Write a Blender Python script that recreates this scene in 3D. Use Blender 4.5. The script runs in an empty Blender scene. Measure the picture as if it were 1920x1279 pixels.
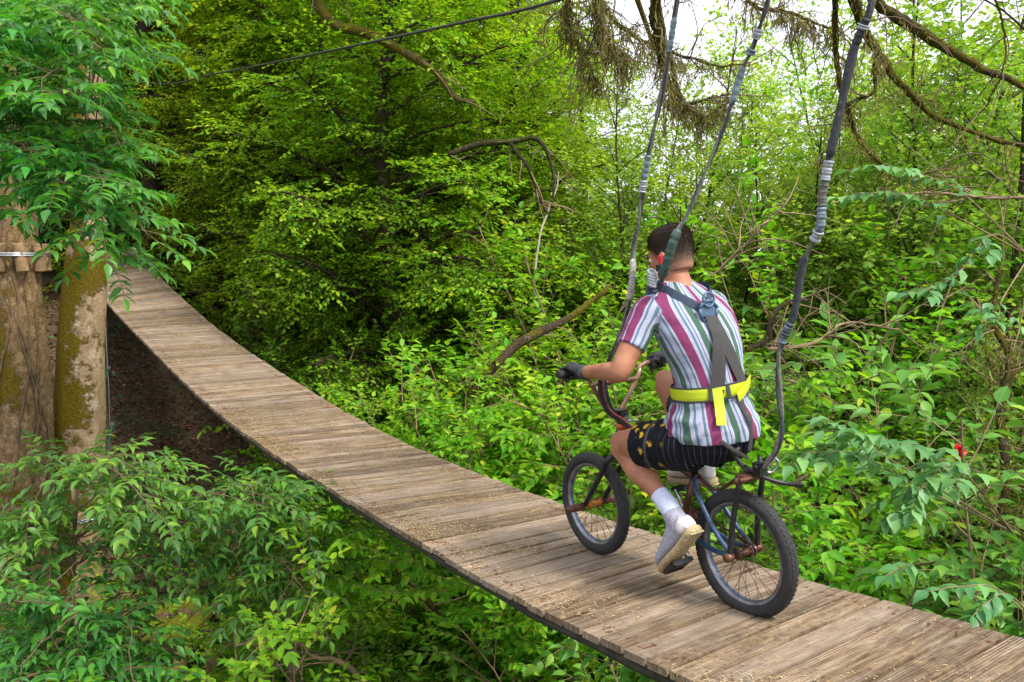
import bpy, math, random
import numpy as np
from mathutils import Matrix, Vector
S = bpy.context.scene
COL = S.collection
R_ = math.radians

# ------------------------------------------------------------------ camera, world, sun, exposure
ZC = 5.0
PITCH = R_(5.294)
FPX = 1493.0
cam_d = bpy.data.cameras.new('camera'); cam = bpy.data.objects.new('camera', cam_d); COL.objects.link(cam)
cam_d.sensor_width = 36; cam_d.lens = 36 * FPX / 1920; cam_d.clip_start = .05; cam_d.clip_end = 2000
cam.location = (0, 0, ZC); cam.rotation_euler = (R_(90) - PITCH, 0, 0)
S.camera = cam
SUN_EL, SUN_AZ = R_(55), R_(138)       # azimuth clockwise from +Y
w = bpy.data.worlds.new('World'); S.world = w; w.use_nodes = True
nt = w.node_tree; bg = nt.nodes['Background']
sky = nt.nodes.new('ShaderNodeTexSky'); sky.sky_type = 'NISHITA'; sky.sun_disc = False
sky.sun_elevation = SUN_EL; sky.sun_rotation = SUN_AZ; sky.dust_density = 4; sky.air_density = 1.0
mx = nt.nodes.new('ShaderNodeMix'); mx.data_type = 'RGBA'; mx.inputs[0].default_value = .78
nt.links.new(sky.outputs[0], mx.inputs[6]); mx.inputs[7].default_value = (10.6, 10.7, 11.9, 1)
nt.links.new(mx.outputs[2], bg.inputs[0]); bg.inputs[1].default_value = .12
sd = bpy.data.lights.new('sun', 'SUN'); sun = bpy.data.objects.new('sun', sd); COL.objects.link(sun)
sd.energy = 4.0; sd.angle = R_(13); sd.color = (1, .95, .86)
sv = Vector((math.sin(SUN_AZ) * math.cos(SUN_EL), math.cos(SUN_AZ) * math.cos(SUN_EL), math.sin(SUN_EL)))
sun.rotation_euler = sv.to_track_quat('Z', 'Y').to_euler()
S.view_settings.view_transform = 'Standard'; S.view_settings.look = 'None'
S.view_settings.exposure = .62; S.view_settings.gamma = 1
S.render.engine = 'CYCLES'
cy = S.cycles
cy.max_bounces = 7; cy.diffuse_bounces = 4; cy.glossy_bounces = 2; cy.transmission_bounces = 5; cy.transparent_max_bounces = 4
cy.use_denoising = True
cy.caustics_reflective = False; cy.caustics_refractive = False
cy.use_adaptive_sampling = True; cy.adaptive_threshold = .02

# ------------------------------------------------------------------ frames of reference
V = lambda *a: np.array(a, float)
def unit(a): a = np.asarray(a, float); return a / (np.linalg.norm(a) + 1e-12)
cp, sp = math.cos(PITCH), math.sin(PITCH)
def at(px, py, Y):
    "world point seen at photo pixel (px,py) at forward distance Y"
    x = (px - 960) / FPX; y = (639.5 - py) / FPX
    r = V(x, cp + sp * y, -sp + cp * y)
    return r * (Y / r[1]) + V(0, 0, ZC)
HB = R_(34.4465)
BD = V(-math.sin(HB), math.cos(HB), 0)      # along the bridge, away from the camera
BN = V(math.cos(HB), math.sin(HB), 0)       # to the right of it
OFFL, WID = 1.8895, 1.0778
LP = [(-4.5, -.75), (-2.0, -1.03), (0, -1.2), (1.0, -1.275), (1.688, -1.335), (1.96, -1.376), (2.25, -1.402), (2.6, -1.418), (3.0, -1.424), (3.65, -1.427), (4.25, -1.431), (5.02, -1.436),
      (5.9, -1.43), (7.23, -1.385), (8.7, -1.26), (10.23, -1.085), (12.0, -.875), (14.41, -.575), (17.3, -.02), (19, .30)]
RP = [(-4.5, -.75), (-2.0, -1.0), (0, -1.17), (1.186, -1.275), (1.6, -1.325), (2.08, -1.372), (2.6, -1.398), (3.13, -1.425), (3.8, -1.46), (4.73, -1.475), (5.9, -1.47), (7.27, -1.385),
      (9.18, -1.2), (10.46, -1.06), (12.04, -.85), (14.46, -.43), (17.27, .11), (19, .42)]
from math import exp
def smooth_prof(P):
    P = np.array(P); xs = np.linspace(-4.5, 19, 400); z = np.interp(xs, P[:, 0], P[:, 1])
    k = np.exp(-.5 * (np.arange(-24, 25) / 8.) ** 2); k /= k.sum()
    zp = np.pad(z, 24, mode='reflect', reflect_type='odd')
    return xs, np.convolve(zp, k, 'valid')
PX, PL = smooth_prof(LP); _, PR = smooth_prof(RP)
def deck(s, t):
    "world point on the deck: s along, t across 0..1"
    zl = np.interp(s, PX, PL); zr = np.interp(s, PX, PR)
    p = BD * s + BN * (OFFL + WID * t); p[2] = ZC + zl * (1 - t) + zr * t
    return p
def ss(a, b, x):
    t = np.clip((x - a) / (b - a), 0, 1); return t * t * (3 - 2 * t)
def ground(x, y):
    s = x * BD[0] + y * BD[1]; q = x * BN[0] + y * BN[1]
    z = ZC - 4.5 + 0 * s
    z = z + ss(9, 21, s) * 4.3 * (1 - ss(3, 11, q))
    z = z + ss(20, 46, y) * 13 * (1 - ss(-3, 3, x - .06 * y)) * (1 - ss(50, 90, y) * .5)
    z = z + .5 * ss(3, 9, q) * (1 - ss(14, 24, q))
    z = z + .10 * np.sin(x * 1.3 + .5 * y) * np.cos(y * 1.1 - .3 * x) + .05 * np.sin(3.1 * x) * np.sin(2.7 * y)
    return z

# ------------------------------------------------------------------ object helpers
def tag(o, label=None, cat=None, group=None, kind=None):
    if label: o['label'] = label
    if cat: o['category'] = cat
    if group: o['group'] = group
    if kind: o['kind'] = kind
    return o
def empty(name, loc=(0, 0, 0), rot=None):
    o = bpy.data.objects.new(name, None); COL.objects.link(o); o.empty_display_size = .1
    o.location = tuple(loc)
    if rot is not None: o.rotation_euler = rot
    return o
class MB:
    def __init__(s): s.v = []; s.f = []; s.n = 0; s.att = {}; s.sm = []
    def add(s, v, f, smooth=True, **att):
        v = np.asarray(v, float).reshape(-1, 3); s.v.append(v)
        for q in f: s.f.append([i + s.n for i in q]); s.sm.append(smooth)
        for k, a in att.items():
            s.att.setdefault(k, []).append(np.broadcast_to(np.asarray(a, float), (len(v),) + np.shape(a)[-1:] if np.ndim(a) > 1 or (np.ndim(a) == 1 and len(a) == 3) else (len(v),)))
        s.n += len(v)
    def tube(s, P, r, n=8, cap=True, smooth=True, flat=None, ref=None):
        P = np.asarray(P, float); k = len(P); r = np.broadcast_to(np.asarray(r, float), (k,))
        T = np.gradient(P, axis=0); T /= np.linalg.norm(T, axis=1)[:, None] + 1e-12
        if ref is None: ref = V(0, 0, 1) if abs(T[0, 2]) < .9 else V(1, 0, 0)
        a = unit(np.cross(T[0], ref)); A = []
        for i in range(k):
            a = unit(a - T[i] * (a @ T[i])); A.append(a)
        A = np.array(A); B = np.cross(T, A)
        th = np.linspace(0, 2 * np.pi, n, endpoint=False)
        f2 = 1 if flat is None else flat
        vv = P[:, None] + r[:, None, None] * (np.cos(th)[None, :, None] * A[:, None] + f2 * np.sin(th)[None, :, None] * B[:, None])
        F = []
        for i in range(k - 1):
            for j in range(n):
                F.append([i * n + j, i * n + (j + 1) % n, (i + 1) * n + (j + 1) % n, (i + 1) * n + j])
        if cap: F.append(list(range(n))[::-1]); F.append([(k - 1) * n + j for j in range(n)])
        s.add(vv, F, smooth)
        return s
    def box(s, c, X, Y, Z, **att):
        "box from centre and three half-axis vectors"
        c, X, Y, Z = [np.asarray(a, float) for a in (c, X, Y, Z)]
        v = [c + a * X + b * Y + d * Z for d in (-1, 1) for b in (-1, 1) for a in (-1, 1)]
        s.add(v, [[0, 2, 3, 1], [4, 5, 7, 6], [0, 1, 5, 4], [2, 6, 7, 3], [0, 4, 6, 2], [1, 3, 7, 5]], False, **att); return s
    def sphere(s, c, r, X=(1, 0, 0), Y=(0, 1, 0), Z=(0, 0, 1), nu=16, nv=10):
        r = np.broadcast_to(r, (3,)); v = []; F = []
        X, Y, Z = [np.asarray(a, float) for a in (X, Y, Z)]
        for i in range(nv + 1):
            ph = np.pi * i / nv
            for j in range(nu):
                t = 2 * np.pi * j / nu
                v.append(np.asarray(c) + r[0] * np.sin(ph) * np.cos(t) * X + r[1] * np.sin(ph) * np.sin(t) * Y + r[2] * np.cos(ph) * Z)
        for i in range(nv):
            for j in range(nu): F.append([i * nu + j, (i + 1) * nu + j, (i + 1) * nu + (j + 1) % nu, i * nu + (j + 1) % nu])
        s.add(v, F); return s
    def build(s, name, mat, parent=None, link=True):
        v = np.concatenate(s.v); me = bpy.data.meshes.new(name)
        me.from_pydata(v.tolist(), [], s.f)
        me.polygons.foreach_set('use_smooth', np.array(s.sm, bool))
        for k, a in s.att.items():
            a = np.concatenate(a)
            if a.ndim == 2: at_ = me.attributes.new(k, 'FLOAT_VECTOR', 'POINT'); at_.data.foreach_set('vector', a.ravel().astype(np.float32))
            else: at_ = me.attributes.new(k, 'FLOAT', 'POINT'); at_.data.foreach_set('value', a.astype(np.float32))
        me.materials.append(mat); me.update()
        if not link: return me
        return link_mesh(name, me, parent)
def link_mesh(name, me, parent=None):
    o = bpy.data.objects.new(name, me); COL.objects.link(o)
    if parent is not None: o.parent = parent
    return o
def bezier(P, n=24):
    "smooth curve through points (Catmull-Rom)"
    P = np.asarray(P, float)
    if len(P) == 2: return P[0] + (P[1] - P[0]) * np.linspace(0, 1, n)[:, None]
    Q = np.vstack([2 * P[0] - P[1], P, 2 * P[-1] - P[-2]]); out = []
    m = max(2, n // (len(P) - 1))
    for i in range(len(P) - 1):
        p0, p1, p2, p3 = Q[i:i + 4]
        for t in np.linspace(0, 1, m, endpoint=False):
            out.append(.5 * (2 * p1 + (p2 - p0) * t + (2 * p0 - 5 * p1 + 4 * p2 - p3) * t * t + (3 * p1 - p0 - 3 * p2 + p3) * t ** 3))
    out.append(P[-1]); return np.array(out)

# ------------------------------------------------------------------ materials
def mat_new(name):
    m = bpy.data.materials.new(name); m.use_nodes = True; t = m.node_tree
    return m, t, t.nodes['Principled BSDF'], t.nodes, t.links
def ramp(N, cols):
    r = N.new('ShaderNodeValToRGB'); e = r.color_ramp.elements
    while len(e) > 1: e.remove(e[0])
    e[0].position = cols[0][0]; e[0].color = (*cols[0][1], 1)
    for p, c in cols[1:]:
        x = e.new(p); x.color = (*c, 1)
    return r
def noise(N, L, scale, detail=4, vec=None, rough=.6):
    n = N.new('ShaderNodeTexNoise'); n.inputs['Scale'].default_value = scale; n.inputs['Detail'].default_value = detail
    n.inputs['Roughness'].default_value = rough
    if vec is not None: L.new(vec, n.inputs['Vector'])
    return n
def attr(N, name):
    a = N.new('ShaderNodeAttribute'); a.attribute_name = name; return a
def math_(N, L, op, a, b=None):
    m = N.new('ShaderNodeMath'); m.operation = op
    for i, x in enumerate((a, b)):
        if x is None: continue
        if hasattr(x, 'links'): L.new(x, m.inputs[i])
        else: m.inputs[i].default_value = x
    return m.outputs[0]
def mixc(N, L, f, a, b, mode='MIX'):
    m = N.new('ShaderNodeMix'); m.data_type = 'RGBA'; m.blend_type = mode
    for i, x in ((0, f), (6, a), (7, b)):
        if hasattr(x, 'links'): L.new(x, m.inputs[i])
        elif i: m.inputs[i].default_value = (*x, 1)
        else: m.inputs[i].default_value = x
    return m.outputs[2]
def bump(N, L, h, strength=.5, dist=.01, bsdf=None):
    b = N.new('ShaderNodeBump'); b.inputs['Strength'].default_value = strength; b.inputs['Distance'].default_value = dist
    L.new(h, b.inputs['Height'])
    if bsdf: L.new(b.outputs[0], bsdf.inputs['Normal'])
    return b
def simple(name, c, rough=.5, metal=0, var=.15, scale=20, bmp=0, spec=.5):
    m, t, b, N, L = mat_new(name)
    tc = N.new('ShaderNodeTexCoord'); n = noise(N, L, scale, 5, tc.outputs['Object'])
    lo = tuple(x * (1 - var) for x in c); hi = tuple(min(1, x * (1 + var)) for x in c)
    r = ramp(N, [(.3, lo), (.7, hi)]); L.new(n.outputs[0], r.inputs[0]); L.new(r.outputs[0], b.inputs['Base Color'])
    b.inputs['Roughness'].default_value = rough; b.inputs['Metallic'].default_value = metal
    b.inputs['Specular IOR Level'].default_value = spec
    if bmp: bump(N, L, n.outputs[0], bmp, .004, b)
    return m
def leafmat(name, cols, trans=.4, rough=.5, hue=.02, spec=.22, val=.25):
    m, t, b, N, L = mat_new(name)
    a = attr(N, 'rnd'); oi = N.new('ShaderNodeObjectInfo')
    r = ramp(N, cols); L.new(a.outputs['Fac'], r.inputs[0])
    g = N.new('ShaderNodeNewGeometry'); n = noise(N, L, .55, 2, g.outputs['Position'])
    hs = N.new('ShaderNodeHueSaturation'); L.new(r.outputs[0], hs.inputs['Color'])
    hv = math_(N, L, 'ADD', math_(N, L, 'MULTIPLY', math_(N, L, 'SUBTRACT', oi.outputs['Random'], .5), hue * 2),
               math_(N, L, 'MULTIPLY', math_(N, L, 'SUBTRACT', n.outputs[0], .5), -.06))
    L.new(math_(N, L, 'ADD', hv, .5), hs.inputs['Hue'])
    vv = math_(N, L, 'ADD', math_(N, L, 'MULTIPLY', math_(N, L, 'SUBTRACT', n.outputs[0], .5), val * 2.5), 1.0)
    L.new(vv, hs.inputs['Value'])
    mid = attr(N, 'lx'); mm = N.new('ShaderNodeMapRange'); L.new(mid.outputs['Fac'], mm.inputs[0])
    mm.inputs[1].default_value = 0; mm.inputs[2].default_value = .16; mm.inputs[3].default_value = .35; mm.inputs[4].default_value = 0
    c = mixc(N, L, mm.outputs[0], hs.outputs[0], (.22, .30, .10))
    L.new(c, b.inputs['Base Color']); b.inputs['Roughness'].default_value = rough; b.inputs['Specular IOR Level'].default_value = spec
    tr = N.new('ShaderNodeBsdfTranslucent')
    tcol = mixc(N, L, 1.0, c, (1.55, 1.5, .55), 'MULTIPLY'); L.new(tcol, tr.inputs[0])
    ms = N.new('ShaderNodeMixShader'); ms.inputs[0].default_value = trans
    L.new(b.outputs[0], ms.inputs[1]); L.new(tr.outputs[0], ms.inputs[2])
    L.new(ms.outputs[0], N['Material Output'].inputs['Surface'])
    return m
M = {}
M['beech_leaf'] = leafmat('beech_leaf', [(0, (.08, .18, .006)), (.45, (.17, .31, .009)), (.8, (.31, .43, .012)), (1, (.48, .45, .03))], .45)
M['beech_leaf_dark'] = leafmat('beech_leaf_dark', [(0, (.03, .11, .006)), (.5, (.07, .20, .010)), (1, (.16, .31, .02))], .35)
M['sapling_leaf'] = leafmat('sapling_leaf', [(0, (.12, .26, .03)), (.5, (.24, .41, .05)), (1, (.42, .56, .10))], .5)
M['shrub_leaf'] = leafmat('shrub_leaf', [(0, (.07, .22, .008)), (.45, (.15, .36, .012)), (.85, (.28, .47, .02)), (1, (.45, .42, .03))], .42)
M['broad_leaf'] = leafmat('broad_leaf', [(0, (.05, .17, .025)), (.45, (.10, .28, .04)), (.8, (.17, .37, .06)), (1, (.30, .46, .04))], .35, .38)
M['ash_leaf'] = leafmat('ash_leaf', [(0, (.028, .12, .028)), (.5, (.055, .22, .038)), (.85, (.10, .33, .035)), (1, (.22, .43, .02))], .4, .40, .03, .35)
M['blue_leaf'] = leafmat('blue_leaf', [(0, (.05, .16, .045)), (.5, (.095, .25, .08)), (1, (.18, .37, .11))], .3, .42, .015, .3)
M['ivy_leaf'] = leafmat('ivy_leaf', [(0, (.015, .05, .015)), (.6, (.03, .09, .022)), (.95, (.06, .15, .03)), (1, (.25, .22, .03))], .25, .4)
M['lichen'] = leafmat('lichen', [(0, (.10, .08, .035)), (.5, (.20, .18, .06)), (1, (.32, .30, .12))], .3, .9, .01, .1)
def barkmat(name, c1, c2, moss=.5, mosscol=(.10, .12, .012), scale=1.0, lich=(.45, .42, .33), side=0., crack=.55):
    m, t, b, N, L = mat_new(name)
    tc = N.new('ShaderNodeTexCoord'); mp = N.new('ShaderNodeMapping'); L.new(tc.outputs['Object'], mp.inputs[0])
    mp.inputs['Scale'].default_value = (scale, scale, scale * .55)
    nd = noise(N, L, 5, 4, tc.outputs['Object']); vm = N.new('ShaderNodeVectorMath'); vm.operation = 'MULTIPLY_ADD'
    L.new(nd.outputs['Color'], vm.inputs[0]); vm.inputs[1].default_value = (.25, .25, .25); L.new(mp.outputs[0], vm.inputs[2])
    n1 = noise(N, L, 16, 9, vm.outputs[0], .75); n2 = noise(N, L, 2.6, 9, tc.outputs['Object'], .72); n3 = noise(N, L, 5.5, 8, tc.outputs['Object'], .75)
    vo = N.new('ShaderNodeTexVoronoi'); vo.feature = 'DISTANCE_TO_EDGE'; vo.inputs['Scale'].default_value = 17; L.new(vm.outputs[0], vo.inputs['Vector'])
    crk = ramp(N, [(0, (0, 0, 0)), (.10, (1, 1, 1))]); L.new(vo.outputs['Distance'], crk.inputs[0])
    r = ramp(N, [(.3, c1), (.62, c2)]); L.new(n1.outputs[0], r.inputs[0])
    dk_ = mixc(N, L, crk.outputs[0], tuple(x * .45 for x in c1), r.outputs[0]); base = mixc(N, L, crack, r.outputs[0], dk_)
    r3 = ramp(N, [(.56, (0, 0, 0)), (.62, (1, 1, 1))]); L.new(n3.outputs[0], r3.inputs[0])
    c = mixc(N, L, math_(N, L, 'MULTIPLY', r3.outputs[0], .6), base, lich)
    e = .62 - moss * .3; f = n2.outputs[0]
    if side:
        g = N.new('ShaderNodeNewGeometry'); sx = N.new('ShaderNodeSeparateXYZ'); L.new(g.outputs['Normal'], sx.inputs[0])
        f = math_(N, L, 'ADD', f, math_(N, L, 'MULTIPLY', math_(N, L, 'ADD', sx.outputs[0], .15), -side))
    r2 = ramp(N, [(e, (0, 0, 0)), (e + .05, (1, 1, 1))]); L.new(f, r2.inputs[0])
    nm = noise(N, L, 70, 4, tc.outputs['Object'], .7); rm = ramp(N, [(.3, tuple(x * .3 for x in mosscol)), (.7, tuple(x * 1.7 for x in mosscol))]); L.new(nm.outputs[0], rm.inputs[0])
    c = mixc(N, L, r2.outputs[0], c, rm.outputs[0])
    L.new(c, b.inputs['Base Color']); b.inputs['Roughness'].default_value = .92; b.inputs['Specular IOR Level'].default_value = .15
    h = math_(N, L, 'ADD', math_(N, L, 'ADD', n1.outputs[0], math_(N, L, 'MULTIPLY', crk.outputs[0], .6 * crack)), math_(N, L, 'MULTIPLY', math_(N, L, 'MULTIPLY', nm.outputs[0], r2.outputs[0]), .8)); bump(N, L, h, 1.0, .035, b)
    return m
M['bark_pale'] = barkmat('bark_pale', (.09, .05, .022), (.37, .245, .12), .42, (.18, .13, .01), 1.0, (.50, .41, .27), .08, .3)
M['bark_moss'] = barkmat('bark_moss', (.20, .125, .065), (.52, .38, .23), .72, (.17, .125, .008), .8, (.66, .56, .42), .13, .08)
M['bark_dark'] = barkmat('bark_dark', (.025, .018, .012), (.09, .065, .04), .35, (.05, .06, .01), lich=(.16, .15, .11))
M['limb_moss'] = barkmat('limb_moss', (.03, .02, .012), (.12, .085, .055), .62, (.13, .11, .012), 3, (.26, .24, .19))
M['twig'] = simple('twig', (.13, .085, .045), .8, var=.5, scale=8)
M['twig_pale'] = simple('twig_pale', (.20, .135, .075), .8, var=.5, scale=8)
M['twig_dark'] = simple('twig_dark', (.035, .025, .018), .85, var=.4, scale=8)

# ------------------------------------------------------------------ foliage generator
TPL = {
 'diamond': (np.array([(0, 0, 0), (.45, .5, .08), (1, 0, -.06), (.45, -.5, .08)]), [(0, 2, 1), (0, 3, 2)], np.array([0, 1, 0, 1.])),
 'oval': (np.array([(0, 0, 0), (.3, .5, .08), (.7, .36, .04), (1, 0, -.12), (.7, -.36, .04), (.3, -.5, .08)]), [(0, 3, 2, 1), (0, 5, 4, 3)], np.array([0, 1, .8, 0, .8, 1.])),
 'ovate': (np.array([(0, 0, 0), (.14, .3, .05), (.38, .5, .08), (.72, .3, .02), (1, 0, -.2), (.72, -.3, .02), (.38, -.5, .08), (.14, -.3, .05), (.38, 0, 0), (.72, 0, -.06)]),
           [(0, 8, 2, 1), (8, 9, 3, 2), (9, 4, 3), (0, 7, 6, 8), (8, 6, 5, 9), (9, 5, 4)], np.array([0, .7, 1, .7, 0, .7, 1, .7, 0, 0.])),
}
def nrm(A): return A / (np.linalg.norm(A, axis=1)[:, None] + 1e-9)
class Leaves:
    def __init__(s): s.P = []; s.D = []; s.N = []; s.L = []; s.W = []
    def add(s, P, D, N, L, W): s.P.append(P); s.D.append(D); s.N.append(N); s.L.append(L); s.W.append(W)
    def count(s): return sum(len(p) for p in s.P)
    def mesh(s, name, mat, tpl, rng):
        P, D, N = np.concatenate(s.P), nrm(np.concatenate(s.D)), np.concatenate(s.N); L = np.concatenate(s.L); W = np.concatenate(s.W)
        Sd = nrm(np.cross(N, D)); N = np.cross(D, Sd)
        T, F, lx = TPL[tpl]; n, k = len(P), len(T)
        cv = .6 + .8 * rng.random(n)
        v = (P[:, None] + T[None, :, 0, None] * (D * L[:, None])[:, None] + T[None, :, 1, None] * (Sd * W[:, None])[:, None]
             + T[None, :, 2, None] * (N * (L * cv)[:, None])[:, None]).reshape(-1, 3)
        me = bpy.data.meshes.new(name)
        me.vertices.add(len(v)); me.vertices.foreach_set('co', v.astype(np.float32).ravel())
        per = sum(len(f) for f in F); li = np.concatenate([np.array(f) for f in F])
        li = (li[None] + (np.arange(n) * k)[:, None]).ravel()
        ls = np.cumsum([0] + [len(f) for f in F[:-1]]); ls = (ls[None] + (np.arange(n) * per)[:, None]).ravel()
        me.loops.add(len(li)); me.loops.foreach_set('vertex_index', li.astype(np.int32))
        me.polygons.add(len(ls)); me.polygons.foreach_set('loop_start', ls.astype(np.int32))
        lt = np.tile([len(f) for f in F], n)
        try: me.polygons.foreach_set('loop_total', lt.astype(np.int32))
        except Exception: pass
        if tpl == 'ovate': me.polygons.foreach_set('use_smooth', np.ones(len(ls), bool))
        me.update(calc_edges=True)
        a = me.attributes.new('rnd', 'FLOAT', 'POINT'); rr = np.clip(rng.random(n) * .8 + .2 * rng.random(n), 0, 1)
        a.data.foreach_set('value', np.repeat(rr, k).astype(np.float32))
        a = me.attributes.new('lx', 'FLOAT', 'POINT'); a.data.foreach_set('value', np.tile(lx, n).astype(np.float32))
        me.materials.append(mat); me.validate(); return me
UP = V(0, 0, 1)
def poly(P0, D, L, n, droop, wig, rng):
    P = [np.array(P0, float)]; d = unit(D); st = L / n
    for i in range(n):
        d = unit(d + V(0, 0, -droop) * st + rng.normal(0, wig, 3) * math.sqrt(st)); P.append(P[-1] + d * st)
    return np.array(P)
def sample(P, t):
    "points and tangents at fraction t along polyline"
    k = len(P) - 1; x = np.clip(t * k, 0, k - 1e-6); i = x.astype(int); f = (x - i)[:, None]
    T = P[1:] - P[:-1]; return P[i] * (1 - f) + P[i + 1] * f, nrm(T[i])
def leaf_row(lv, P, size, spacing, rng, opp=False, ang=.9, start=.1, wr=.55, droop=.25, tilt=.35, term=True):
    L = np.linalg.norm(P[1:] - P[:-1], axis=1).sum(); m = max(1, int(L * (1 - start) / spacing))
    t = start + (1 - start) * (np.arange(m) + .5) / m
    if opp: t = np.repeat(t, 2)
    sg = np.where(np.arange(len(t)) % 2, 1., -1.)
    p, T = sample(P, t); side = nrm(np.cross(T, UP) + 1e-4)
    n = len(t)
    D = T * math.cos(ang) + side * (sg * math.sin(ang))[:, None] + rng.normal(0, .18, (n, 3)); D[:, 2] -= droop
    N = np.tile(UP, (n, 1)) + rng.normal(0, tilt, (n, 3))
    l = size * (.65 + .5 * rng.random(n))
    if term:
        p = np.vstack([p, P[-1:]]); D = np.vstack([D, P[-1:] - P[-2:-1] + V(0, 0, -droop * .02)]); N = np.vstack([N, UP[None] + rng.normal(0, .2, 3)]); l = np.append(l, size)
    lv.add(p, nrm(D), N, l, l * wr * (.85 + .3 * rng.random(len(l))))
def grow(wd, lv, P0, D, L, r, lvl, cfg, rng):
    c = cfg[lvl]
    P = poly(P0, D, L, c['n'], c['droop'], c['wig'], rng)
    rr = np.linspace(r, max(r * c.get('taper', .3), .0015), len(P))
    if r >= cfg.get('rmin', .003): wd.tube(P, rr, c.get('sides', 4), cap=False)
    if 'leaf' in c: leaf_row(lv, P, rng=rng, **c['leaf'])
    if lvl + 1 in cfg:
        sp_ = c['sp']; m = max(1, int(L * (1 - c['st']) / sp_)); t = c['st'] + (1 - c['st']) * (np.arange(m) + rng.random(m) * .8) / m
        p, T = sample(P, t); sg = 1 if rng.random() < .5 else -1
        for i in range(m):
            reps = (1, -1) if c.get('opp') else (sg,)
            for s2 in reps:
                side = unit(np.cross(T[i], UP) + V(1e-4, 0, 0)); upv = np.cross(side, T[i])
                roll = rng.normal(0, c['roll']); a = c['ang'] * (.8 + .4 * rng.random())
                d = T[i] * math.cos(a) + (side * s2 * math.cos(roll) + upv * math.sin(roll)) * math.sin(a)
                l2 = (c['len'] * (1 - c.get('shr', .6) * t[i])) * (.7 + .6 * rng.random())
                grow(wd, lv, p[i], d, l2, max(.0016, r * c.get('rr', .5) * (1 - .4 * t[i])), lvl + 1, cfg, rng)
            sg = -sg
    return P
def make_beech(seed, H, n_limb, leafmat_, leaf=.092, reach=3.6, low=.06, updir=.45):
    rng = np.random.default_rng(seed); tr = MB(); wd = MB(); lv = Leaves()
    T = poly((0, 0, -.3), (0, 0, 1), H, 14, -.03, .04, rng)
    tr.tube(T, np.linspace(.21, .04, len(T)), 10)
    cfg = {0: dict(n=9, droop=.20, wig=.10, sides=5, sp=.175, st=.08, roll=.45, ang=.85, len=1.55, shr=.6, rr=.42),
           1: dict(n=5, droop=.28, wig=.12, sides=3, sp=.095, st=.12, roll=.4, ang=.85, len=.55, shr=.45, rr=.4, leaf=dict(size=leaf, spacing=.08, wr=.6, start=.3)),
           2: dict(n=3, droop=.3, wig=.14, leaf=dict(size=leaf, spacing=.043, wr=.68, droop=.14, tilt=.42)), 'rmin': .0032}
    for i in range(n_limb):
        h = low + (1 - low) * (i + .5) / n_limb; az = i * 2.399 + rng.normal(0, .3)
        p, _ = sample(T, np.array([h])); L = reach * (1 - h) ** .55 * (.75 + .5 * rng.random()) + .7
        grow(wd, lv, p[0], (math.cos(az), math.sin(az), updir + .4 * h), L, .05 * (1 - h) + .012, 0, cfg, rng)
    return tr, wd, lv, rng
def make_shrub(seed, H, n_stem, leaf, wr=.55, spread=.55, dens=1.0, droop=.25, opp=True, tips=.24):
    rng = np.random.default_rng(seed); wd = MB(); lv = Leaves()
    cfg = {0: dict(n=10, droop=droop, wig=.16, sides=4, sp=.125 / dens, st=.2, roll=1.2, ang=.8, len=H * .30, shr=.55, rr=.5),
           1: dict(n=5, droop=.35, wig=.2, sides=3, sp=.115 / dens, st=.15, roll=.8, ang=.75, len=tips, shr=.3, rr=.55, leaf=dict(size=leaf, spacing=leaf * .8, wr=wr, opp=opp, start=.35)),
           2: dict(n=3, droop=.5, wig=.2, leaf=dict(size=leaf, spacing=leaf * .62, wr=wr, opp=opp, droop=.3, tilt=.4)), 'rmin': .0017}
    for i in range(n_stem):
        az = i * 2.399 + rng.normal(0, .4); sp_ = spread * (.3 + .9 * rng.random())
        b = V(math.cos(az), math.sin(az), 0) * .15 * rng.random()
        grow(wd, lv, b - V(0, 0, .2), (math.cos(az) * sp_, math.sin(az) * sp_, 1), H * (.85 + .35 * rng.random()), .014, 0, cfg, rng)
    return wd, lv, rng
PARTS = {}
def register(key, parts): PARTS[key] = parts      # [(name, mesh)]
def place(key, name, x, y, label, cat, scale=1.0, rz=0., z=None, group=None, tilt=(0, 0), sz=1.0):
    zz = float(ground(x, y)) if z is None else z
    o = empty(name, (x, y, zz), (tilt[0], tilt[1], rz)); o.scale = (scale, scale, scale * sz)
    for nm, me in PARTS[key]: link_mesh(nm, me, o)
    return tag(o, label, cat, group)
#@@GEN
tr, wd, lv, rng = make_beech(11, 12.5, 54, M['beech_leaf'])
bt = tr.build('trunk', M['bark_dark'], link=False); bl = wd.build('limbs', M['bark_dark'], link=False)
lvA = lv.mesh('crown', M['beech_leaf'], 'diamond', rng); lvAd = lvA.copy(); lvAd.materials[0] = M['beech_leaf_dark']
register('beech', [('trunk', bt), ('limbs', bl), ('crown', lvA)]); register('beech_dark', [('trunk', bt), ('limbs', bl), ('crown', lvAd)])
print('beech leaves', lv.count())
tr, wd, lv, rng = make_beech(29, 11, 46, M['beech_leaf'], .085, 3.3, .03, .2)
bt = tr.build('trunk', M['bark_dark'], link=False); bl = wd.build('limbs', M['bark_dark'], link=False)
lvB = lv.mesh('crown', M['beech_leaf'], 'diamond', rng); register('beech2', [('trunk', bt), ('limbs', bl), ('crown', lvB)])
lvBs = lvB.copy(); lvBs.materials[0] = M['sapling_leaf']; register('lime', [('trunk', bt), ('limbs', bl), ('crown', lvBs)])
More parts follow.
